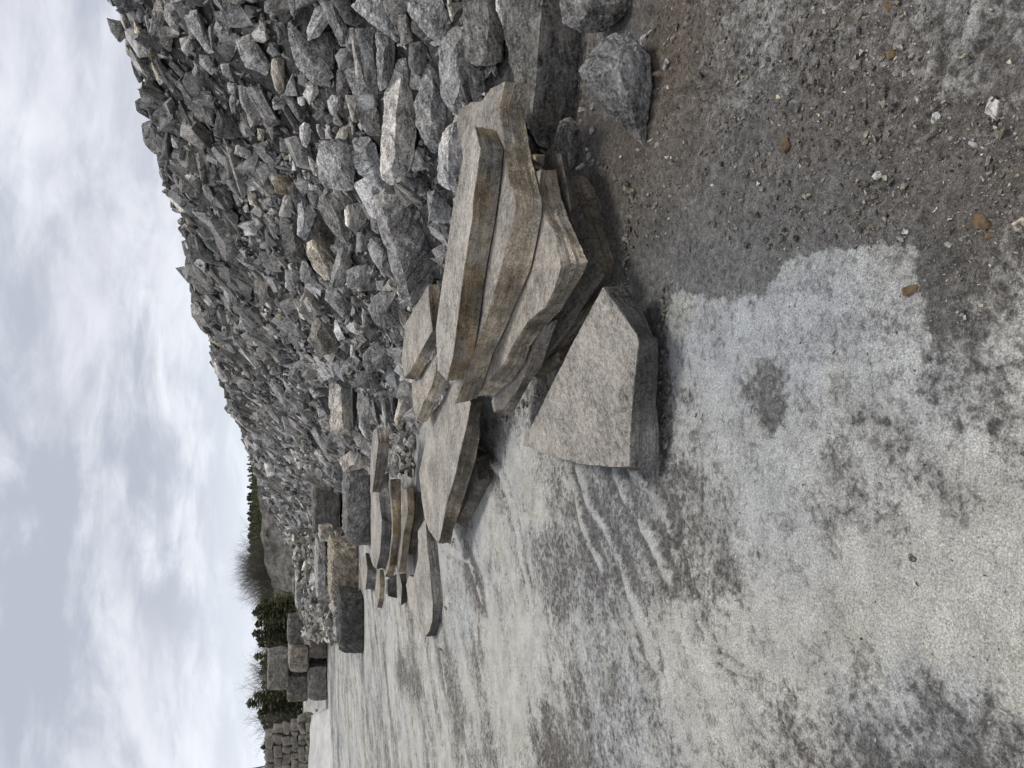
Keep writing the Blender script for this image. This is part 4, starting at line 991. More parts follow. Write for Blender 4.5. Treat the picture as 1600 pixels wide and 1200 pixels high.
for q, (i, x_, y_, r_) in enumerate(bigs):
    me = BP[q % len(BP)]
    tn = me.attributes['tone'].data[0].value; wm = me.attributes['warm'].data[0].value
    o = link('stone', me)
    s = sz[i]
    o.matrix_world = Matrix.Translation(Vector(P[i] + Nn[i] * s * .15)) @ Matrix(rots[i].tolist()).to_4x4() @ Matrix.Diagonal((s, s * RS.uniform(.8, 1.1), s * RS.uniform(.8, 1.3), 1))
    tcol = ('dark grey' if tn < .32 else 'mid grey' if tn < .48 else 'light grey') + (' brown-tinged' if wm > .2 else '')
    tag(o, f'{tcol} angular stone, one of many alike strewn over the steep heap slope', 'stone', GL)
# (b) everything smaller, as one mass
parts = []
for n, s0, s1, lift, jit, t0, t1 in ((10500, .07, .20, .22, .22, -.0, 1.13), (15000, .045, .10, .3, .4, -.01, 1.12), (18000, .025, .055, .35, .5, -.02, 1.12), (16000, .014, .035, .8, .6, -.03, 1.05)):
    a, t, P2, N2 = heap_sample(n, t0, t1)
    s = np.exp(RS.uniform(math.log(s0), math.log(s1), len(a)))
    px, py, w = project(P2)
    s = s * np.clip(.85 + w / 22, 1, 1.7)
    # keep the bigger ones of the mass off the traced stones so none cuts through them
    bad = np.zeros(len(a), bool)
    if s0 > .03:
        for k in range(len(tcx)): bad |= np.hypot(px - tcx[k], py - tcy[k]) < trr[k] * .5 + s / np.maximum(w, .5) * F * .5
        bad &= (px > 330)
    else:
        for k in range(len(tcx)):
            if tcx[k] > 440: bad |= np.hypot(px - tcx[k], py - tcy[k]) < trr[k] * .46
    P2 = P2 + N2 * (s * lift)[:, None]
    if s0 < .02: bad |= (w > 13)
    k = ~bad
    parts.append((P2[k], s[k], rand_rots(k.sum(), N2[k], jit), t[k], px[k]))
pos = np.concatenate([p[0] for p in parts]); ss = np.concatenate([p[1] for p in parts]); rr = np.concatenate([p[2] for p in parts])
tn, wm = tones_for(len(pos))
tn = tn + .04 * np.clip((np.concatenate([p[4] for p in parts]) - 380) / 60, 0, 1)
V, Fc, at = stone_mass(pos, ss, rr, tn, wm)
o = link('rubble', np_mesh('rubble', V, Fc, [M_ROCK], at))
tag(o, 'countless small broken grey stones covering the heap slope from toe to crest', 'rubble', kind='stuff')

# (c) stones among and behind the near slabs and along the toe, far rubble round the block stack
def ground_scatter(n, boxpx, s0, s1, lift=.3, zfun=None, pw=1.0):
    x = RS.uniform(boxpx[0], boxpx[2], n); y = RS.uniform(boxpx[1], boxpx[3], n)
    P = np.array([at_z(a, b)[:] for a, b in zip(x, y)])
    s = s0 * (s1 / s0) ** (RS.rand(n) ** pw)
    P[:, 2] += s * lift
    return P, s


FARB = []
px_ = []
for (x0, y0, x1, y1, n, s0, s1) in ((560, 655, 650, 735, 260, .05, .16), (500, 870, 509, 985, 420, .07, .3), (492, 900, 503, 985, 500, .08, .3), (506, 858, 513, 905, 160, .05, .16)):
    P3, s3 = ground_scatter(n, (x0, y0, x1, y1), s0, s1, .5); px_.append((P3, s3))
# a low ridge of rubble beyond the pinkish block
n = 2600
yy = RS.uniform(835, 1000, n); Yd = RS.uniform(19, 33, n)
P4 = np.array([at_y(500, a, b)[:] for a, b in zip(yy, Yd)])
hgt = (.15 + .95 * np.clip((Yd - 19) / 7, 0, 1)) * np.clip(1.2 - (Yd - 27) / 8, .2, 1) * np.interp(yy, [835, 880, 930, 1000], [1.15, 1.0, .8, .7])
P4[:, 2] = hgt * RS.uniform(.75, 1.02, n); s4 = RS.uniform(.07, .3, n) * RS.uniform(.5, 1, n)
px_.append((P4, s4))
pos = np.concatenate([p[0] for p in px_]); ss = np.concatenate([p[1] for p in px_])
tn, wm = tones_for(len(pos)); wm = np.clip(wm + .12, 0, 1)
V, Fc, at = stone_mass(pos, ss, rand_rots(len(pos), np.tile([0, -.2, 1.], (len(pos), 1)), .5), tn, wm)
o = link('rubble', np_mesh('rubble_far', V, Fc, [M_ROCK], at)); tag(o, 'low far ridge of mixed rubble between the pinkish-tan block and the block stack', 'rubble', kind='stuff')
# its core
yy = np.linspace(825, 1010, 40); Yd = np.linspace(18.5, 36, 24)
Yg, yg = np.meshgrid(Yd, yy)
PG = np.array([at_y(500, a, b)[:] for a, b in zip(yg.ravel(), Yg.ravel())])
PG[:, 2] = ((.10 + .88 * np.clip((Yg - 19) / 7, 0, 1)) * np.clip(1.2 - (Yg - 27) / 8, .0, 1) * np.interp(yg, [825, 880, 930, 985, 1010], [1.1, 1.0, .8, .7, -.1])).ravel() - .1
ix = np.arange(40 * 24).reshape(40, 24); qd = np.stack([ix[:-1, :-1], ix[1:, :-1], ix[1:, 1:], ix[:-1, 1:]], -1).reshape(-1, 4)
tag(link('rubble_bank', np_mesh('rubble_bank', PG, qd, [M_FINES], smooth=True)), 'fine debris under the far rubble ridge', kind='structure')

# ------------------------------------------------------------------ ground sheet
AZ = np.concatenate([np.arange(-180, -46, 3), np.arange(-45, 45.01, .16), np.arange(48, 178, 3)]) * math.pi / 180
RAD = np.concatenate([[.05, .4, .8], 1.0 * (1.0062 ** np.arange(0, 560)), np.geomspace(34, 1800, 34)])
GA, GR_ = np.meshgrid(AZ, RAD, indexing='ij')
gx, gy = GR_ * np.sin(GA), GR_ * np.cos(GA)
q = np.stack([gx.ravel(), gy.ravel(), np.zeros(gx.size)], 1)
gpx, gpy, gw = project(q)
gpx, gpy, gw = (v.reshape(gx.shape) for v in (gpx, gpy, gw))
PALE = np.array([
    [.35, .35, .35, .35, .30, .20, .30, .38, .25, .28, .36, .40],
    [.35, .35, .35, .35, .28, .16, .22, .28, .22, .24, .33, .35],
    [.35, .35, .35, .30, .20, .20, .24, .18, .18, .22, .30, .28],
    [.35, .35, .35, .30, .22, .26, .14, .14, .17, .18, .20, .22],
    [.40, .40, .40, .30, .22, .20, .16, .16, .20, .30, .24, .42],
    [.45, .45, .45, .40, .30, .24, .55, .58, .62, .58, .30, .48],
    [.50, .50, .55, .58, .36, .36, .60, .42, .60, .52, .38, .56],
    [.55, .55, .60, .64, .60, .42, .54, .68, .56, .48, .56, .60],
    [.60, .60, .62, .66, .42, .46, .36, .68, .42, .50, .68, .74],
    [.60, .60, .72, .55, .44, .44, .42, .60, .66, .70, .74, .76],
    [.62, .55, .62, .78, .66, .64, .68, .74, .72, .72, .76, .76],
    [.64, .60, .58, .72, .58, .62, .70, .70, .66, .52, .70, .74],
    [.64, .60, .70, .52, .50, .70, .58, .56, .40, .38, .38, .46]])
# world-space value of the silt cover: each grid cell is a patch of ground, read back at the point it lies on
wob = .35
wxn = fbm(gx * 1.3, gy * 1.3, seed=31, octv=4) * 26; wyn = fbm(gx * 1.3 + 9, gy * 1.3, seed=37, octv=4) * 26
cxx = np.clip((gpx + wxn - 500) / 100, 0, 10.999); cyy = np.clip((gpy + wyn) / 100, 0, 11.999)
i0, j0 = np.floor(cyy).astype(int), np.floor(cxx).astype(int); fy_, fx_ = cyy - i0, cxx - j0
fy_ = fy_ * fy_ * (3 - 2 * fy_); fx_ = fx_ * fx_ * (3 - 2 * fx_)
base = (PALE[i0, j0] * (1 - fy_) * (1 - fx_) + PALE[i0 + 1, j0] * fy_ * (1 - fx_) + PALE[i0, j0 + 1] * (1 - fy_) * fx_ + PALE[i0 + 1, j0 + 1] * fy_ * fx_)
front = (gy > .3) & (gw > .2) & (gpy > -2500) & (gpy < 2600) & (gpx > 440)
far = .58 + .16 * fbm(gx * .35, gy * 1.1, seed=41, octv=4) - .33 * np.clip((gx - .3) / .8, 0, 1) * np.clip((4 - gy) / 2, 0, 1)
fk = np.clip((gpx - 540) / 120, 0, 1) * np.where(front, 1, 0)
base = far * (1 - fk) + base * fk


Pa, Pb = (np.array(at_z(*p)[:2]) for p in ((950, 760), (1080, 1080)))
dd_ = (Pb - Pa) / np.linalg.norm(Pb - Pa); su = gx * dd_[0] + gy * dd_[1]; sv = -gx * dd_[1] + gy * dd_[0]
base = base + np.clip((gpy - 560) / 200, 0, 1) * np.where(front, 1, 0) * (.13 * fbm(su * .55, sv * 4.2, seed=43, octv=4) + .06 * fbm(su * 2, sv * 14, seed=44, octv=3))


def world_poly(zxy, n=1):
    P = np.array([at_z(*pt(*p))[:2] for p in zxy]); return P


def sdist(P, closed=True):
    """signed distance (m), negative inside"""
    d = np.full(gx.shape, 1e9); inside = np.zeros(gx.shape, bool)
    m = len(P); rng = range(m) if closed else range(m - 1)
    for k in rng:
        a, b = P[k], P[(k + 1) % m]; ab = b - a
        tpar = np.clip(((gx - a[0]) * ab[0] + (gy - a[1]) * ab[1]) / (ab @ ab + 1e-9), 0, 1)
        d = np.minimum(d, np.hypot(gx - a[0] - tpar * ab[0], gy - a[1] - tpar * ab[1]))
        if closed:
            c = ((a[1] > gy) != (b[1] > gy)) & (gx < (b[0] - a[0]) * (gy - a[1]) / (b[1] - a[1] + 1e-12) + a[0]); inside ^= c
    return np.where(inside, -d, d) if closed else d


e1 = .016 * fbm(gx * 14, gy * 14, seed=51, octv=5, gain=.7) + .03 * fbm(gx * 4, gy * 4, seed=52, octv=2)


def patch(poly, val, soft, jag=1.0):
    global base
    s = sdist(world_poly([('N', *p) for p in poly])) + e1 * jag
    k = np.clip(.5 - s / soft, 0, 1); base = base * (1 - k) + val * k


# dark damp gravel along the foot of the heap, its ragged edge, then the bare silt crust beside it
patch([(905, 180), (985, 440), (1035, 560), (1040, 560), (1036, 500), (1052, 455), (1068, 445), (1085, 470), (1112, 462), (1150, 462), (1190, 468), (1215, 440), (1240, 415), (1262, 408), (1300, 388),
       (1380, 388), (1405, 385), (1428, 395), (1432, 470), (1445, 560), (1500, 500), (1520, 420), (1540, 300), (1480, 150), (1300, 130), (1150, 200), (1050, 160)], .15, .10, .6)
patch([(1042, 600), (1036, 500), (1052, 455), (1068, 445), (1085, 470), (1112, 462), (1150, 462), (1190, 468), (1215, 440), (1240, 415), (1262, 408), (1300, 388), (1380, 388), (1405, 385), (1428, 395),
       (1432, 470), (1442, 520), (1425, 600), (1440, 660), (1370, 640), (1300, 660), (1240, 700), (1170, 600), (1100, 640), (1060, 620)], .64, .016, 1.25)
patch([(1165, 590), (1190, 562), (1215, 575), (1232, 560), (1228, 600), (1240, 640), (1205, 672), (1185, 640), (1150, 620)], .24, .07, .9)
patch([(1028, 560), (1050, 600), (1060, 660), (1110, 760), (1125, 880), (1100, 950), (1040, 900), (985, 800), (955, 745), (1030, 735)], .42, .2, 1.3)
patch([(1058, 640), (1130, 625), (1165, 690), (1200, 790), (1280, 900), (1340, 960), (1240, 960), (1180, 860), (1110, 740)], .66, .2, 1.3)
patch([(838, 870), (870, 780), (910, 770), (940, 850), (950, 960), (870, 960)], .42, .10, 1)
patch([(845, 1090), (870, 1110), (905, 1160), (910, 1230), (850, 1230)], .36, .05, 1)
patch([(1385, 1045), (1440, 1050), (1530, 1110), (1590, 1180), (1590, 1300), (1440, 1300), (1440, 1140)], .37, .10, 1.5)
patch([(1180, 1075), (1230, 1090), (1290, 1160), (1320, 1250), (1240, 1250), (1220, 1150)], .45, .12, 1)
patch([(725, 840), (755, 905), (765, 970), (740, 950), (722, 900)], .36, .06, 1)
patch([(622, 1010), (650, 1020), (655, 1080), (640, 1100), (620, 1060)], .36, .25, 1)
patch([(690, 990), (715, 1030), (730, 1120), (712, 1190), (700, 1100)], .42, .15, 1)
patch([(755, 655), (850, 640), (850, 690), (800, 655), (790, 720), (760, 720)], .44, .1, 1)
gzd = np.zeros(gx.shape)
TRK = [([(884, 722), (898, 770), (912, 828), (941, 885)], .022, .75), ([(903, 729), (917, 785), (950, 832), (973, 880), (997, 960), (1020, 1028)], .030, .74),
       ([(960, 736), (978, 780), (1015, 838), (1048, 902)], .028, .70), ([(990, 734), (1034, 790), (1062, 860), (1081, 922), (1100, 978), (1118, 1024)], .012, 1.0),
       ([(985, 728), (1020, 775), (1050, 830)], .03, .66), ([(1118, 1024), (1150, 1045), (1185, 1060)], .007, .9),
       ([(745, 700), (782, 740), (800, 790), (812, 850), (830, 950)], .028, .9), ([(690, 850), (735, 880), (752, 940)], .03, .85),
       ]
for ln, wd, val in TRK:
    P = world_poly([('N', *p) for p in ln]); d = sdist(P, False) + e1 * .5; wd = wd * 1.0
    k = np.clip(1.25 - d / wd, 0, 1) * (.7 + .3 * np.clip(vnoise(gx * 18, gy * 18, seed=3) + .7, 0, 1)); base = base * (1 - k) + (val + .12) * k; kd = np.exp(-((d - wd * 2.4) / (wd * 1.1)) ** 2); base = base - .16 * kd
    gzd += .020 * np.exp(-(d / (wd * 1.1)) ** 2) * (.6 + .5 * vnoise(gx * 40, gy * 40, seed=9) + .4 * vnoise(gx * 13, gy * 13, seed=10)) - .010 * np.exp(-((d - wd * 2.2) / (wd * .9)) ** 2)
for ln, wd, dp in (([(1515, -30), (1490, 60), (1460, 150), (1445, 200)], .02, .016), ([(1560, -20), (1540, 60), (1500, 110)], .02, .012), ([(1400, 60), (1385, 150), (1370, 230)], .012, .006), ([(1248, 90), (1236, 150)], .012, .006)):
    P = world_poly([('N', *p) for p in ln]); d = sdist(P, False) + e1 * .2
    gzd += -dp * np.exp(-(d / wd) ** 2) + dp * .7 * np.exp(-((d - wd * 2) / wd) ** 2); base += .08 * np.exp(-((d - wd * 2) / wd) ** 2)
near = np.clip((14 - GR_) / 8, 0, 1) * np.clip(GR_ - .5, 0, 1)
rough = np.clip((.42 - base) * 4, .12, 1)
gz = near * (.006 * fbm(gx * 3, gy * 3, seed=61, octv=3) + rough * (.0055 * fbm(gx * 16, gy * 16, seed=63, octv=3) + .0035 * fbm(gx * 45, gy * 45, seed=64, octv=2)) + (1 - rough) * .0015 * fbm(gx * 30, gy * 30, seed=65, octv=2) + gzd)
clod = np.clip(fbm(gx * 22, gy * 22, seed=66, octv=2) - .62, 0, 1)
rightside = np.clip((400 - gpy) / 260, 0, 1) * np.where(front, 1, 0)
gz += near * (clod * .05 + .004 * fbm(gx * 30, gy * 30, seed=68, octv=2)) * rightside
gz += .05 * np.clip(GR_ - 14, 0, 20) / 20 * fbm(gx * .5, gy * .5, seed=67, octv=2) * np.clip((60 - GR_) / 30, 0, 1)
blue = np.clip(.25 + .5 * fbm(gx * .9, gy * .9, seed=71, octv=2) + np.exp(-((gpx - 1180) / 170) ** 2 - ((gpy - 490) / 110) ** 2) * 1.0 + np.exp(-((gpx - 1450) / 150) ** 2 - ((gpy - 1130) / 120) ** 2) * 1.2 + np.exp(-((gpx - 1480) / 120) ** 2 - ((gpy - 600) / 130) ** 2) * .5 - np.clip((gpx - 1300) / 200, 0, 1) * np.clip((gpy - 800) / 150, 0, 1) * .6, 0, 1)
brown = np.clip(.1 - np.exp(-((gpx - 1450) / 150) ** 2 - ((gpy - 1130) / 120) ** 2) + rightside * .4 + .3 * fbm(gx * 1.2, gy * 1.2, seed=72, octv=3) + np.exp(-((gpx - 1040) / 70) ** 2 - ((gpy - 150) / 110) ** 2) * .6, 0, 1)
ix = np.arange(gx.size).reshape(gx.shape); nx_ = np.roll(ix, -1, axis=0)
qd = np.stack([ix[:, :-1], nx_[:, :-1], nx_[:, 1:], ix[:, 1:]], -1).reshape(-1, 4)[:, ::-1]
V = np.stack([gx.ravel(), gy.ravel(), gz.ravel()], 1)
V = np.concatenate([V, [[0, 0, 0]]]); cap = np.stack([ix[:, 0], nx_[:, 0], np.full(len(AZ), gx.size)], -1)[:, ::-1]
at = {k: np.concatenate([v.ravel(), [.3]]) for k, v in (('pale', base), ('blue', blue), ('brown', brown))}
gm = np_mesh('ground', V, [qd, cap], [M_GROUND], at, smooth=True)
tag(link('ground', gm), 'quarry floor of damp dark gravel and dried pale silt', kind='structure')

# loose gravel and clods on it
n = 9000
x = 1600 - (1 - RS.rand(n) ** .6) * 720; y = RS.uniform(-60, 1230, n)
P = np.array([at_z(a, b)[:] for a, b in zip(x, y)])
ii = np.searchsorted(AZ, np.arctan2(P[:, 0], P[:, 1])).clip(0, len(AZ) - 1); jj = np.searchsorted(RAD, np.hypot(P[:, 0], P[:, 1])).clip(0, len(RAD) - 1)
bz = base[ii, jj]; gzz = gz[ii, jj]
keep = RS.rand(n) < np.where(bz < .33, 1, .06)
rgt = np.clip((420 - y) / 300, 0, 1)
s = np.exp(RS.normal(math.log(.0032), .42, n)) * (1 + 1.0 * rgt * RS.rand(n)); s[RS.rand(n) < .012] *= 2.4
P[:, 2] = gzz + s * .25
k = keep; P, s = P[k], s[k]
tn = np.clip(RS.normal(.29, .12, len(s)), .12, .75); wm = np.clip(RS.normal(.3, .25, len(s)), 0, 1)
m_ = 1500; xc = 985 + 430 * RS.rand(m_) ** 1.2; yc = -60 + 450 * RS.rand(m_) ** 1.1
Pc = np.array([at_z(a, b)[:] for a, b in zip(xc, yc)]); sc_ = np.exp(RS.uniform(math.log(.004), math.log(.013), m_)); Pc[:, 2] += sc_ * .3
kc = ~((xc < 1025) & (yc < 230)); Pc, sc_ = Pc[kc], sc_[kc]
foot = [((1035, 445), (1036, 740), 130), ((975, 440), (985, 300), 60), ((985, 300), (925, 250), 50), ((780, 660), (850, 610), 40), ((702, 852), (775, 712), 60), ((700, 985), (692, 820), 14)]
for (x0, y0), (x1, y1), m2 in foot:
    u = RS.rand(m2); q_ = np.array([at_z(x0 + (x1 - x0) * a + abs(RS.randn()) * 5 - 2, y0 + (y1 - y0) * a + RS.randn() * 3)[:] for a in u])
    s2 = np.exp(RS.uniform(math.log(.004), math.log(.02), m2)) * (1 + q_[:, 1] / 10); q_[:, 2] += s2 * .2; Pc = np.concatenate([Pc, q_]); sc_ = np.concatenate([sc_, s2])
P = np.concatenate([P, Pc]); s = np.concatenate([s, sc_]); tn = np.concatenate([tn, np.clip(RS.normal(.2, .07, len(sc_)), .08, .4)]); wm = np.concatenate([wm, RS.uniform(.2, .7, len(sc_))])
V, Fc, at = stone_mass(P, s, rand_rots(len(s), np.tile([0, 0, 1.], (len(s), 1)), .4), tn, wm)
tag(link('gravel', np_mesh('gravel', V, Fc, [M_ROCK], at)), 'fine loose grit strewn on the dark damp part of the ground', 'gravel', kind='stuff')


def pebble(px_, py_, L_, W_, tone, warm, label, mat=None, name='stone', cat='stone', group=None, h=.6, rotz=None, par=None):
    RK[0] += 1; sd_ = RK[0]; rs = random.Random(sd_)
    p = at_z(px_, py_); w = pix(p)[2]
    a_, b_ = L_ * w / F / 2, W_ * w / F / 2 * 1.3
    pts = []
    for i in range(16):
        v = Vector((rs.gauss(0, 1), rs.gauss(0, 1), rs.gauss(0, 1))).normalized()
        v = Vector([math.copysign(abs(c) ** .7, c) for c in v]); pts.append(Vector((v.x * a_, v.y * b_, v.z * min(a_, b_) * h)))
    bm = hull_bm(pts); rough_bm(bm, min(a_, b_) * .35, min(a_, b_) * .16, sd_)
    me = bm_mesh(name, bm, [mat or M_ROCK], tone, warm, sd_, smooth=True, angle=28)
    o = link(name, me, loc=Vector((p.x, p.y, min(a_, b_) * h * .55)))
    o.rotation_euler = (rs.uniform(-.2, .2), rs.uniform(-.2, .2), rs.uniform(-.3, .3) if rotz is None else rotz)
    return tag(o, label, cat, group)


pebble(1426, 453, 20, 24, .3, .9, 'round rusty-brown clod at the rim of the bluish silt patch', M_CLOD, 'clod', 'clod')
pebble(1538, 346, 26, 26, .3, .9, 'larger ochre clod of a pair on the grey grit', M_CLOD, 'clod', 'clod')
pebble(1549, 369, 12, 20, .3, .9, 'smaller ochre clod of a pair on the grey grit', M_CLOD, 'clod', 'clod')
pebble(1598, 353, 26, 22, .55, .5, 'smooth tan pebble cut by the photo edge near the pair of ochre clods')
pebble(1392, 8, 20, 15, .3, .6, 'brown lump of earth on the gravel at the photo edge', M_CLOD, 'clod', 'clod')
pebble(1230, 228, 26, 14, .2, .6, 'dark brown crumb of earth in the middle of the brown gravel', M_CLOD, 'clod', 'clod')
pebble(1397, 82, 22, 16, .2, .6, 'reddish-brown crumb of earth close to a long scrape in the gravel', M_CLOD, 'clod', 'clod')
pebble(927, 203, 11, 12, .5, .0, 'light grey diamond-shaped pebble between the fist-shaped stone and the triangular boulder')
pebble(913, 172, 10, 26, .35, .1, 'flat grey flake beside the massive black-sided boulder')
pebble(928, 166, 13, 13, .4, .1, 'small grey stone just below the triangular boulder\'s white edge')
pebble(909, 191, 10, 8, .4, .9, 'small orange-brown stone touching the fist-shaped stone')
pebble(917, 234, 7, 9, .8, .3, 'tiny cream pebble beside the fist-shaped stone')
pebble(921, 245, 10, 14, .42, .1, 'dull grey pebble next to the tiny cream one')
pebble(909, 259, 10, 22, .66, .2, 'cream egg-shaped pebble at the bottom of the fist-shaped stone')
pebble(927, 254, 9, 10, .45, .0, 'blue-grey pebble beside the cream egg-shaped one')
pebble(1006, 66, 16, 30, .55, .05, 'light grey jagged stone on the rim of the triangular boulder')
pebble(1016, 50, 6, 16, .5, .05, 'slim grey sliver next to the jagged stone')
pebble(1016, 220, 5, 17, .5, .0, 'upright pale chip at the tip of the triangular boulder')
pebble(1027, 226, 9, 14, .42, .0, 'pale grey oval pebble near the tip of the triangular boulder')
pebble(1043, 100, 12, 20, .45, .0, 'grey stone half buried in reddish gravel beside the triangular boulder')
pebble(970, 246, 6, 8, .75, .1, 'single near-white pebble on brown gravel by the near stack')
pebble(1185, 286, 8, 8, .7, .0, 'round whitish pebble on the dark gravel')
pebble(1045, 246, 5, 20, .66, .1, 'thin pale needle-like chip on brown gravel')
pebble(1372, 275, 16, 12, .5, .0, 'bluish flat stone pressed into the gravel')
pebble(1466, 185, 20, 14, .55, .0, 'whitish smeared stone in the grit by the long scrape')
pebble(1416, 362, 10, 9, .72, .0, 'pale blue pebble near the rim of the silt patch')
pebble(692, 1020, 8, 28, .35, .2, 'brown-grey stone lying on silt past the lone long slab', h=.5)
pebble(497, 1112, 9, 15, .14, .1, 'dark stone with a pale crescent at the foot of the silt bank')
rs_ = random.Random(5)
for i in range(34):
    xx = rs_.uniform(905, 1080); y_ = rs_.uniform(20, 330)
    if (xx < 1012 and y_ < 235) or xx < 890 + y_ * .22: continue
    pebble(xx, y_, rs_.uniform(3.5, 8), rs_.uniform(5, 11), rs_.uniform(.25, .5), rs_.uniform(0, .3), 'one of many small grey pebbles strewn on brown gravel by the heap foot', group='small pebbles on the brown gravel')

# ------------------------------------------------------------------ pale silt bank and the piled wall on it
def bank(name, label, prof, mat, n1=60, seed=1, amp=.05):
    """prof: list of (py, Yfront, Yback, height)"""
    ys = np.linspace(prof[0][0], prof[-1][0], n1); cols = [np.interp(ys, [p[0] for p in prof], [p[k] for p in prof]) for k in (1, 2, 3)]
    u = np.linspace(0, 1, 14); rows = []
    for y_, f_, b_, h_ in zip(ys, *cols):
        for v in u:
            Y = f_ + (b_ - f_) * v; X = (CY - y_) / F * Y * 1.0
            rows.append((X, Y, h_ * min(1, v * 5) * min(1, (1 - v) * 4) - .02))
    P = np.array(rows); P[:, 2] += amp * fbm(P[:, 0] * 1.5, P[:, 1] * 1.5, seed=seed, octv=3) * (P[:, 2] > .02)
    ix = np.arange(len(P)).reshape(n1, 14); q_ = np.stack([ix[:-1, :-1], ix[1:, :-1], ix[1:, 1:], ix[:-1, 1:]], -1).reshape(-1, 4)
    return tag(link(name, np_mesh(name, P, q_, [mat], smooth=True)), label, kind='structure')


bank('silt_bank', 'pale silt bank in front of the piled wall', [(1093, 26.0, 34, .05), (1097, 26.0, 34, .55), (1150, 25, 34, .62), (1230, 23.5, 34, .70), (1500, 21, 34, .75)], M_SILT, amp=.04)
GW = 'rounded blocks of the piled wall'
WP = []
for k in range(8):
    rs = np.random.RandomState(300 + k); p = rs.uniform(-1, 1, (18, 3)); p = np.sign(p) * np.abs(p) ** .3
    bm = hull_bm([Vector(c) for c in p * [1, .8, 1]]); rough_bm(bm, .35, .09, 300 + k)
    WP.append(bm_mesh('wall_block', bm, [M_ROCK], float(rs.uniform(.2, .36)), float(rs.uniform(.25, .5)), 300 + k, smooth=True, angle=35))
rs_ = random.Random(8); kk = 0
zc = .45
for row in range(8):
    hgt = rs_.uniform(.26, .34)
    y_ = 1092 + row * 3.5 + rs_.uniform(0, 5) if row < 6 else 1112 + (row - 6) * 45
    ztop_ok = row
    while y_ < 1215:
        wd = rs_.uniform(7, 20)
        if not (row >= 6 and y_ < 1170):
            c = at_y(450, y_ + wd / 2, 29 + row * .12); X = (CY - (y_ + wd / 2)) / F * (29 + row * .12)
            o = link('wall_block', WP[kk % 8]); kk += 1
            o.matrix_world = Matrix.Translation((X, 29 + row * .12 + rs_.uniform(-.1, .1), zc + hgt / 2)) @ Matrix.Rotation(rs_.uniform(-.3, .3), 4, 'Z') @ Matrix.Rotation(rs_.uniform(-.09, .09), 4, 'Y') @ Matrix.Diagonal((wd / F * 29 / 2 * rs_.uniform(.95, 1.15), .32, hgt / 2 * rs_.uniform(.95, 1.3), 1))
            tag(o, 'rounded grey-brown block, one of many alike in the piled wall behind the silt bank', 'block', GW)
        y_ += wd
    zc += hgt * .97

# ------------------------------------------------------------------ far hill, quarry cliff, woods
def hill():
    xs = np.linspace(-150, 120, 110); ys = np.linspace(74, 420, 60)
    X, Y = np.meshgrid(xs, ys, indexing='ij')
    # the cliff runs from the heap's tail to the bushes
    lip = np.interp(X, [-60, -26, -20, -16, -6, 40, 80], [.0, .0, .8, 3.4, 4.1, 4.6, 5])
    h = lip * np.clip((Y - 80) / 3.0, 0, 1) + (Y - 83).clip(0) * .022 + .5 * fbm(X * .1, Y * .1, seed=81, octv=3) * np.clip((Y - 84) / 8, 0, 1)
    h -= .6 * (1 - np.clip((Y - 76) / 3, 0, 1))
    ix = np.arange(X.size).reshape(X.shape); q_ = np.stack([ix[:-1, :-1], ix[1:, :-1], ix[1:, 1:], ix[:-1, 1:]], -1).reshape(-1, 4)
    tag(link('hill', np_mesh('hill', np.stack([X.ravel(), Y.ravel(), h.ravel()], 1), q_, [M_HILL], smooth=True)), 'low moorland rise beyond the quarry', kind='structure')
    xs = np.linspace(-27, 60, 190); zs = np.linspace(-.1, 1, 16)
    X, Z = np.meshgrid(xs, zs, indexing='ij')
    lip = np.interp(X, [-27, -24, -20, -16, -6, 40, 80], [.6, 2.2, 3.0, 3.6, 4.2, 4.7, 5.1]) + .25 * fbm(X * .7, X * 0, seed=90, octv=3)
    H = Z * lip; Y = 78.8 + Z * 3.6 + .55 * fbm(X * .5, H * .5, seed=83, octv=4) + .2 * fbm(X * 2.2, H * 1.4, seed=84, octv=3)
    ix = np.arange(X.size).reshape(X.shape); q_ = np.stack([ix[:-1, :-1], ix[1:, :-1], ix[1:, 1:], ix[:-1, 1:]], -1).reshape(-1, 4)
    tag(link('cliff', np_mesh('cliff', np.stack([X.ravel(), Y.ravel(), H.ravel()], 1), q_, [M_CLIFF], smooth=False)), 'low grey quarry face below the woods', kind='structure')


hill()


def tube(V, Fq, a, b, r0, r1, sides=4):
    d = (b - a).normalized(); x = d.orthogonal().normalized(); y = d.cross(x); n0 = len(V)
    for p, r in ((a, r0), (b, r1)):
        for k in range(sides):
            an = k * 6.283 / sides; V.append(p + x * math.cos(an) * r + y * math.sin(an) * r)
    for k in range(sides): Fq.append((n0 + k, n0 + (k + 1) % sides, n0 + sides + (k + 1) % sides, n0 + sides + k))


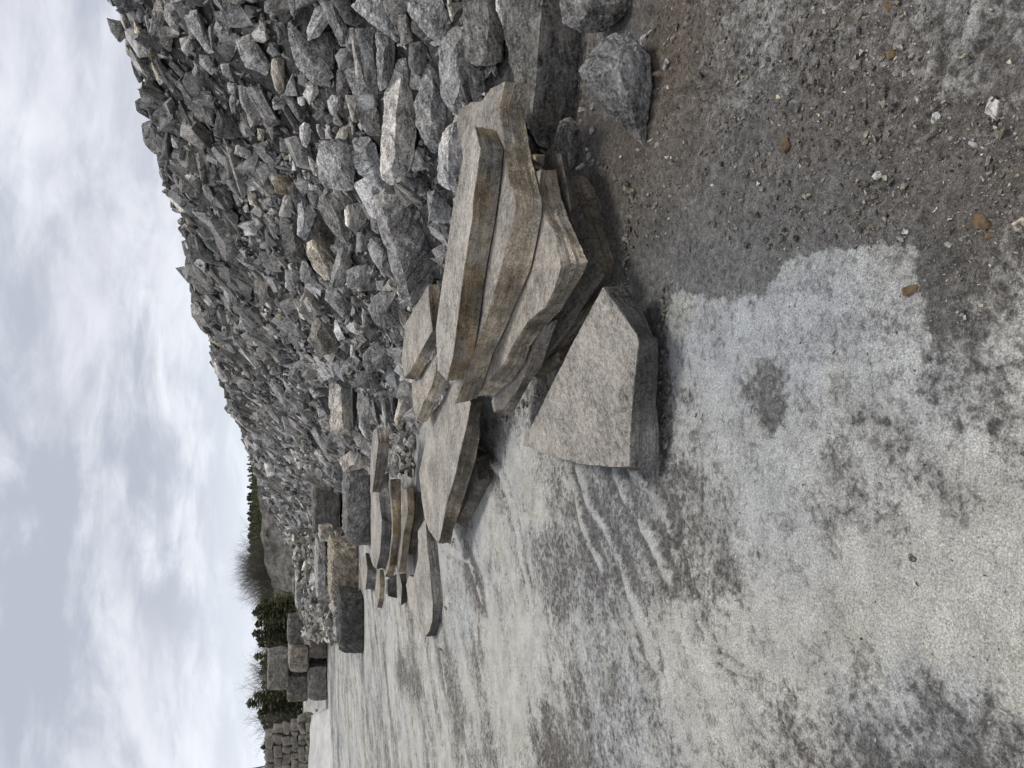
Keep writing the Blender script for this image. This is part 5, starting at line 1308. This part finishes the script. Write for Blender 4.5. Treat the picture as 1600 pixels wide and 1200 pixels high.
def spruce(seed, lean=0, sparse=1.0):
    rs = random.Random(seed); V, Q = [], []
    tube(V, Q, Vector((0, 0, 0)), Vector((0, 0, .96)), .014, .003, 5)
    tr = np_mesh('trunk', np.array([v[:] for v in V]), np.array(Q), [M_BARK])
    V, T = [], []
    lev = 26
    for i in range(lev):
        z = .10 + .9 * (i / lev) ** .95
        R = (.25 * (1 - z) ** .8 + .012) * rs.uniform(.75, 1.2)
        for k in range(int((9 - 4 * z) * sparse) + 1):
            an = rs.uniform(0, 6.283); L_ = R * rs.uniform(.6, 1.15); dz = -L_ * rs.uniform(.05, .45)
            dx, dy = math.cos(an), math.sin(an)
            for j in range(5):
                u = (j + rs.random()) / 5; c = Vector((dx * L_ * u, dy * L_ * u, z + dz * u + rs.uniform(-.006, .006)))
                s_ = .05 * (1.1 - u * .5) * (1.1 - z * .45)
                for m in range(2):
                    p1 = c + Vector((rs.uniform(-s_, s_), rs.uniform(-s_, s_), rs.uniform(-s_ * .8, s_ * .3)))
                    p2 = c + Vector((rs.uniform(-s_, s_), rs.uniform(-s_, s_), rs.uniform(-s_ * .8, s_ * .3)))
                    n0 = len(V); V += [c, p1, p2]; T.append((n0, n0 + 1, n0 + 2))
    for m in range(30):
        n0 = len(V); zz = rs.uniform(.9, 1.02); V += [Vector((0, 0, zz)), Vector((rs.uniform(-.05, .05), rs.uniform(-.05, .05), zz - .07)), Vector((rs.uniform(-.05, .05), rs.uniform(-.05, .05), zz - .05))]; T.append((n0, n0 + 1, n0 + 2))
    cr = np_mesh('crown', np.array([v[:] for v in V]), np.array(T), [M_NEEDLE])
    return tr, cr


def bare(seed):
    rs = random.Random(seed); V, Q = [], []; V2, Q2 = [], []
    stems = rs.randint(1, 3)

    def grow(p, d, L_, r, dep):
        n = 3
        for k in range(n):
            d = (d + Vector((rs.gauss(0, .12), rs.gauss(0, .12), .05))).normalized(); q = p + d * L_ / n
            tube(*((V, Q) if dep == 0 else (V2, Q2)), p, q, r, r * .8, 3); p = q; r *= .8
            if dep < 3:
                for b in range(2 if dep < 2 else 2):
                    e = (d + Vector((rs.gauss(0, .55), rs.gauss(0, .55), rs.uniform(0, .35)))).normalized()
                    grow(p, e, L_ * rs.uniform(.38, .6), r * .55, dep + 1)
    for s_ in range(stems): grow(Vector((rs.uniform(-.06, .06), rs.uniform(-.06, .06), 0)), Vector((rs.gauss(0, .12), rs.gauss(0, .12), 1)).normalized(), .72, .011, 0)
    tr = np_mesh('trunk', np.array([v[:] for v in V]), np.array(Q), [M_BARK])
    cr = np_mesh('crown', np.array([v[:] for v in V2]), np.array(Q2), [M_TWIG])
    return tr, cr


SPR = [spruce(k) for k in range(5)]; BAR = [bare(40 + k) for k in range(5)]


def plant(kind, protos, k, X, Y, z, h, label, cat='tree', group=None, w=1.0):
    e = link(kind, None, loc=(X, Y, z)); e.scale = (h * w, h * w, h); e.rotation_euler = (0, 0, k * 1.7)
    tr, cr = protos[k % len(protos)]
    link('trunk', tr, e); link('crown', cr, e)
    return tag(e, label, cat, group)


def hz(X, Y):
    lip = np.interp(X, [-60, -26, -20, -16, -6, 40, 80], [.0, .0, .8, 3.4, 4.1, 4.6, 5]); return lip + (Y - 83) * .022 if Y > 83 else 0


rs_ = random.Random(21)
kk = 0
for row, Yd_ in enumerate((112, 120, 130)):
    y_ = 640
    while y_ < 884:
        X = (CY - y_) / F * Yd_; hh = rs_.uniform(.8, 1.12)
        target = at_y(387 + 5 * (row == 0) + rs_.uniform(-2, 5), y_, Yd_).z; z0 = hz(X, Yd_) - .2
        plant('spruce_tree', SPR, kk, X, Yd_ + rs_.uniform(-2, 2), z0, (target - z0), 'young dark spruce, one of many alike in the dense row above the quarry face', group='young spruces above the quarry face', w=rs_.uniform(1.2, 1.6)); kk += 1
        y_ += rs_.uniform(4.5, 7)
# bare trees beyond the cliff end
for row, Yd_ in enumerate((96, 104, 112)):
    y_ = 846
    while y_ < 925:
        X = (CY - y_) / F * Yd_; z0 = hz(X, Yd_) - .2; target = at_y(np.interp(y_, [846, 880, 905, 925], [380, 378, 388, 400]) + rs_.uniform(-2, 6), y_, Yd_).z
        plant('bare_tree', BAR, kk, X, Yd_, z0, target - z0, 'leafless grey tree, one of many alike between the green spruces and the far conifers', group='leafless trees between the conifers', w=1.3); kk += 1
        y_ += rs_.uniform(3.5, 6)
CON = [(930, 400, 'low spruce at the near edge of the conifer clump, touching the leafless trees'), (946, 402, 'dense spruce squeezed between the small-crowned and the broad one'), (977, 400, 'narrow spruce just behind the tall middle one'), (938, 393, 'small-crowned dark spruce standing just above the leafless trees'), (955, 398, 'broad spruce next to the small-crowned one'), (968, 394, 'tall spruce in the middle of the conifer clump'),
       (985, 402, 'shorter spruce right of centre in the conifer clump'), (1003, 396, 'spruce with a notched outline behind the block with a slanting streak'), (1018, 408, 'low spruce tucked beside the topmost block of the stack'),
       (1070, 384, 'tallest dark spruce rising behind the topmost block'), (1060, 396, 'spruce half hidden behind the topmost block'), (1085, 402, 'low dark spruce on the far side of the topmost block')]
for y_, x_, lb in CON:
    Yd_ = rs_.uniform(60, 64); X = (CY - y_) / F * Yd_; plant('spruce_tree', SPR, kk, X, Yd_, -.1, at_y(x_, y_, Yd_).z + .1, lb, w=1.9); kk += 1
for i in range(14):
    y_ = 922 + i * 6.8; Yd_ = rs_.uniform(70, 80); X = (CY - y_) / F * Yd_
    plant('spruce_tree', SPR, kk, X, Yd_, -.1, at_y(rs_.uniform(404, 418), y_, Yd_).z + .1, 'young spruce, one of many alike massed low in the conifer clump behind the rubble ridge', group='low spruces of the conifer clump', w=1.7); kk += 1
for i in range(26):
    y_ = 1012 + i * 7.4; Yd_ = rs_.uniform(66, 80); X = (CY - y_) / F * Yd_
    plant('spruce_tree', SPR, kk, X, Yd_, -.1, at_y(rs_.uniform(402, 414) + max(0, y_ - 1110) * .14, y_, Yd_).z + .1, 'dull green spruce, one of many alike in the belt behind the block stack and wall', group='spruces of the belt behind the wall', w=1.7); kk += 1
for i in range(34):
    y_ = 920 + i * 5.4; Yd_ = rs_.uniform(58, 78); X = (CY - y_) / F * Yd_
    tp = np.interp(y_, [920, 960, 1030, 1060, 1100, 1140, 1200], [408, 418, 392, 394, 395, 412, 420]) + rs_.uniform(-4, 10)
    plant('bare_tree', BAR, kk, X, Yd_, -.1, max(1.5, at_y(tp, y_, Yd_).z + .1), 'leafless scrubby birch, one of many alike behind the block stack and the piled wall', group='leafless scrub behind the block stack', w=1.5); kk += 1
# the spruce with a leaning dead stem at the photo edge
plant('spruce_tree', [spruce(77, sparse=.7)], 0, (CY - 1196) / F * 40, 40, 0, at_y(388, 1190, 40).z, 'ragged spruce at the photo edge behind the piled wall', w=1.1)
V_, Q_2 = [], []
a_ = at_y(470, 1188, 38); b_ = at_y(382, 1203, 38); a_.z = 0
tube(V_, Q_2, Vector((0, 0, 0)), (b_ - a_) * .6, .07, .05, 7); tube(V_, Q_2, (b_ - a_) * .6, (b_ - a_), .05, .03, 7)
ds = link('dead_trunk', np_mesh('dead_trunk', np.array([v[:] for v in V_]), np.array(Q_2), [M_BARK]), loc=a_)
tag(ds, 'leaning bare dead stem beside the ragged spruce at the photo edge', 'tree')
# undergrowth: twiggy brush nobody could count
n = 24000
yb = RS.uniform(840, 1260, n); Yb = np.where(yb < 925, RS.uniform(90, 112, n), RS.uniform(66, 100, n))
Xb = (CY - yb) / F * Yb
tp = np.interp(yb, [840, 880, 915, 935, 975, 1010, 1060, 1110, 1140, 1260], [390, 390, 400, 406, 412, 411, 408, 413, 420, 426])
zt = np.array([at_y(a, b, c).z for a, b, c in zip(tp, yb, Yb)])
z0 = np.array([hz(a, b) for a, b in zip(Xb, Yb)]); hb = (zt - z0).clip(.3) * RS.uniform(.15, 1.0, n)
wv = RS.uniform(.012, .035, n); an = RS.rand(n) * 3.14; ln_ = RS.randn(n, 2) * .12 * hb[:, None]; L0 = RS.uniform(.35, .8, n) * np.minimum(hb, 2.2)
B = np.stack([Xb, Yb, z0 + hb - L0], 1)
V = np.stack([B + np.stack([np.cos(an) * wv, np.sin(an) * wv, an * 0], 1), B - np.stack([np.cos(an) * wv, np.sin(an) * wv, an * 0], 1), B + np.stack([ln_[:, 0], ln_[:, 1], L0], 1)], 1).reshape(-1, 3)
me = np_mesh('brushwood', V, np.arange(n * 3).reshape(-1, 3), [M_BRUSH])
tag(link('brushwood', me), 'dense brown leafless undergrowth between and below the far trees', 'brush', kind='stuff')
V2, F2 = [], []
n = 9000
yb = RS.uniform(600, 870, n); Yb = RS.uniform(100, 140, n); Xb = (CY - yb) / F * Yb
z0 = np.array([hz(a, b) for a, b in zip(Xb, Yb)]); zt = np.array([at_y(391, b, c).z for b, c in zip(yb, Yb)])
hb = (zt - z0).clip(.3) * RS.uniform(.1, 1, n); wv = RS.uniform(.06, .2, n); an = RS.rand(n) * 3.14; L0 = RS.uniform(.3, .8, n)
B = np.stack([Xb, Yb, z0 + hb - L0], 1); d_ = np.stack([np.cos(an) * wv, np.sin(an) * wv, an * 0], 1)
V = np.stack([B + d_, B - d_, B + np.stack([RS.randn(n) * .05, RS.randn(n) * .05, L0], 1)], 1).reshape(-1, 3)
tag(link('spruce_thicket', np_mesh('spruce_thicket', V, np.arange(n * 3).reshape(-1, 3), [M_NEEDLE])), 'dark green mass of young spruce filling the far plantation', 'woodland', kind='stuff')
